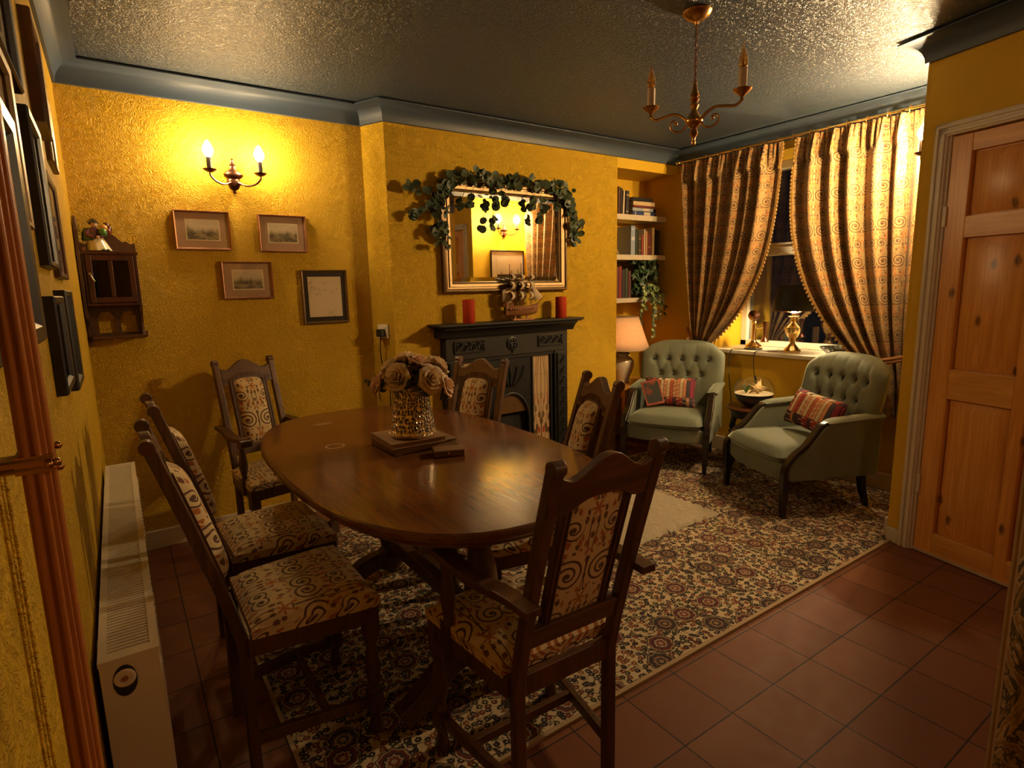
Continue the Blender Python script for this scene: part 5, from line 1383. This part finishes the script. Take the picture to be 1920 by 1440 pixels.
nn.bump(nn.mul(ringm, nn.sub(1., hole)), .9, .006)
b = MB().grid(lambda u, v: (pr[int(round(v*17))][0]*math.cos(2*PI*u), pr[int(round(v*17))][0]*math.sin(2*PI*u), pr[int(round(v*17))][1]), 72, 17, cu=True)
b.build('openwork_body', nn.m, t, solid=.003)
MB().lathe([(.082, .001), (.082, .004), (.001, .004)], n=32).build('vase_floor', M_bronze, t)
pts = [(.0585*math.cos(2*PI*i/40), .0585*math.sin(2*PI*i/40), .195) for i in range(40)]
MB().tube(pts+[pts[0], pts[1]], .003, 6).build('rim', M_goldl, t)
# roses, each its own thing
random.seed(5)
rgt = Vector((.824, -.566, 0)); fwd = Vector((.556, .815, 0))
def rose(label, p, nrm, R_, m_):
    t = thing('artificial_rose', label, 'flower', p, group='artificial roses in the gold vase')
    nrm = Vector(nrm).normalized(); q = Vector((0, 0, 1)).rotation_difference(nrm).to_matrix().to_4x4()
    b = MB()
    for ring_, (cnt, rad, ht, op) in enumerate(((3, .20, .62, .12), (4, .42, .58, .30), (5, .68, .48, .55), (6, .92, .34, .85))):
        for k in range(cnt):
            a0 = 2*PI*(k+random.uniform(-.12, .12))/cnt + ring_*.6; wv = random.uniform(.8, 1.1); sp_ = 2*PI/cnt*.78
            def pet(u, v, a0=a0, rad=rad, ht=ht, op=op, wv=wv, sp_=sp_):
                a = a0+(u-.5)*sp_*2*(.45+.55*math.sin(PI*min(1, v*.75+.12)))
                edge = 1-(2*u-1)**4*.35*v
                r = R_*(rad*(.22+.78*math.sin(v*PI/2)) + op*.30*v**3 + .03*math.sin(a*5+a0)*v)
                z = R_*(-.45+(ht+.45)*v*edge - op*.42*v**4 + .05*math.sin(u*9+a0*3)*v)
                return Vector((r*math.cos(a), r*math.sin(a), z))
            b.grid(lambda u, v: (q @ pet(u, v)), 7, 7)
    b.ball(q @ Vector((0, 0, .1*R_)), R_*.2, 8, 6)
    b.build('petals', m_, t, ang=180, solid=.0012)
    c_ = MB(); tgt = Vector((VX, VY, VZ+.13))-Vector(p)
    c_.tube([q @ Vector((0, 0, -.38*R_)), q @ Vector((0, 0, -.7*R_))+tgt*.25, tgt], .0024, 5); c_.build('stem', M_stem, t)
    lf = MB()
    for k in range(3):
        a = k*2.1+random.random(); leaf_disc(lf, q @ Vector((R_*.75*math.cos(a), R_*.75*math.sin(a), -.50*R_)), q @ Vector((.4*math.cos(a), .4*math.sin(a), 1)), .020, .2, 1.4)
    lf.build('leaves', M_leaf, t, ang=180)
    return t
def pp(px, py, dep): return Vector((VX, VY, 0)) + rgt*((px-775)*.00195*(1+dep/2.1)) + fwd*dep + Vector((0, 0, .994+(725-py)*.00193))
spec = [(712, 722, -.02, 'drooping at the far left of the bunch'), (735, 690, .02, 'upper left of the bunch, behind the drooping one'), (752, 706, -.06, 'open towards the camera left of the middle of the bunch'), (763, 676, .04, 'topmost left of middle'), (795, 680, .0, 'topmost at the middle of the bunch'), (826, 690, .05, 'upper right behind the large front rose'), (822, 712, -.06, 'large, open towards the camera at right of the bunch'), (846, 728, -.01, 'drooping at the far right of the bunch'), (772, 712, .07, 'at the back in the middle of the bunch'), (800, 700, .09, 'at the back right of the bunch')]
for i, (px, py, dp_, lb) in enumerate(spec):
    p = pp(px, py, dp_); c0 = Vector((VX, VY, .985)); nr = (p-c0).normalized() + (Vector((0, 0, .25)) if dp_ > -.04 else -fwd*.5)
    rose('blush artificial rose ' + lb, p, nr, .047 if dp_ < -.04 else .043, M_roseb if i in (0, 4, 7) else M_rose)
t = thing('greenery_sprig', 'pale green filler sprigs among the artificial roses', 'flower', (VX, VY, VZ+.13))
b = MB(); lf = MB(); 
for k in range(16):
    a = 2*PI*k/16+random.uniform(-.2, .2); r_ = random.uniform(.05, .10); h_ = random.uniform(.03, .12)
    e = Vector((r_*math.cos(a), r_*math.sin(a), h_)); b.tube([(0, 0, 0), e*.5+Vector((0, 0, .03)), e], .0012, 4)
    for j in range(5): leaf_disc(lf, e*(.55+.1*j)+Vector((random.uniform(-.012, .012), random.uniform(-.012, .012), .02-.004*j)), (random.uniform(-1, 1), random.uniform(-1, 1), 1), .011, .2, 1.5)
e = -rgt*.165+Vector((0, 0, .075)); b.tube([(0, 0, 0), e*.6+Vector((0, 0, .02)), e], .0012, 4)
for j in range(14): leaf_disc(lf, e*(.62+.03*j)+Vector((random.uniform(-.006, .006), 0, .006-random.uniform(0, .014))), (random.uniform(-1, 1), -1, random.uniform(-.5, 1)), .0065, .2, 1.4)
b.build('stems', M_stem, t); lf.build('leaves', plain('pale_filler', (.16, .17, .075), .7), t, ang=180)
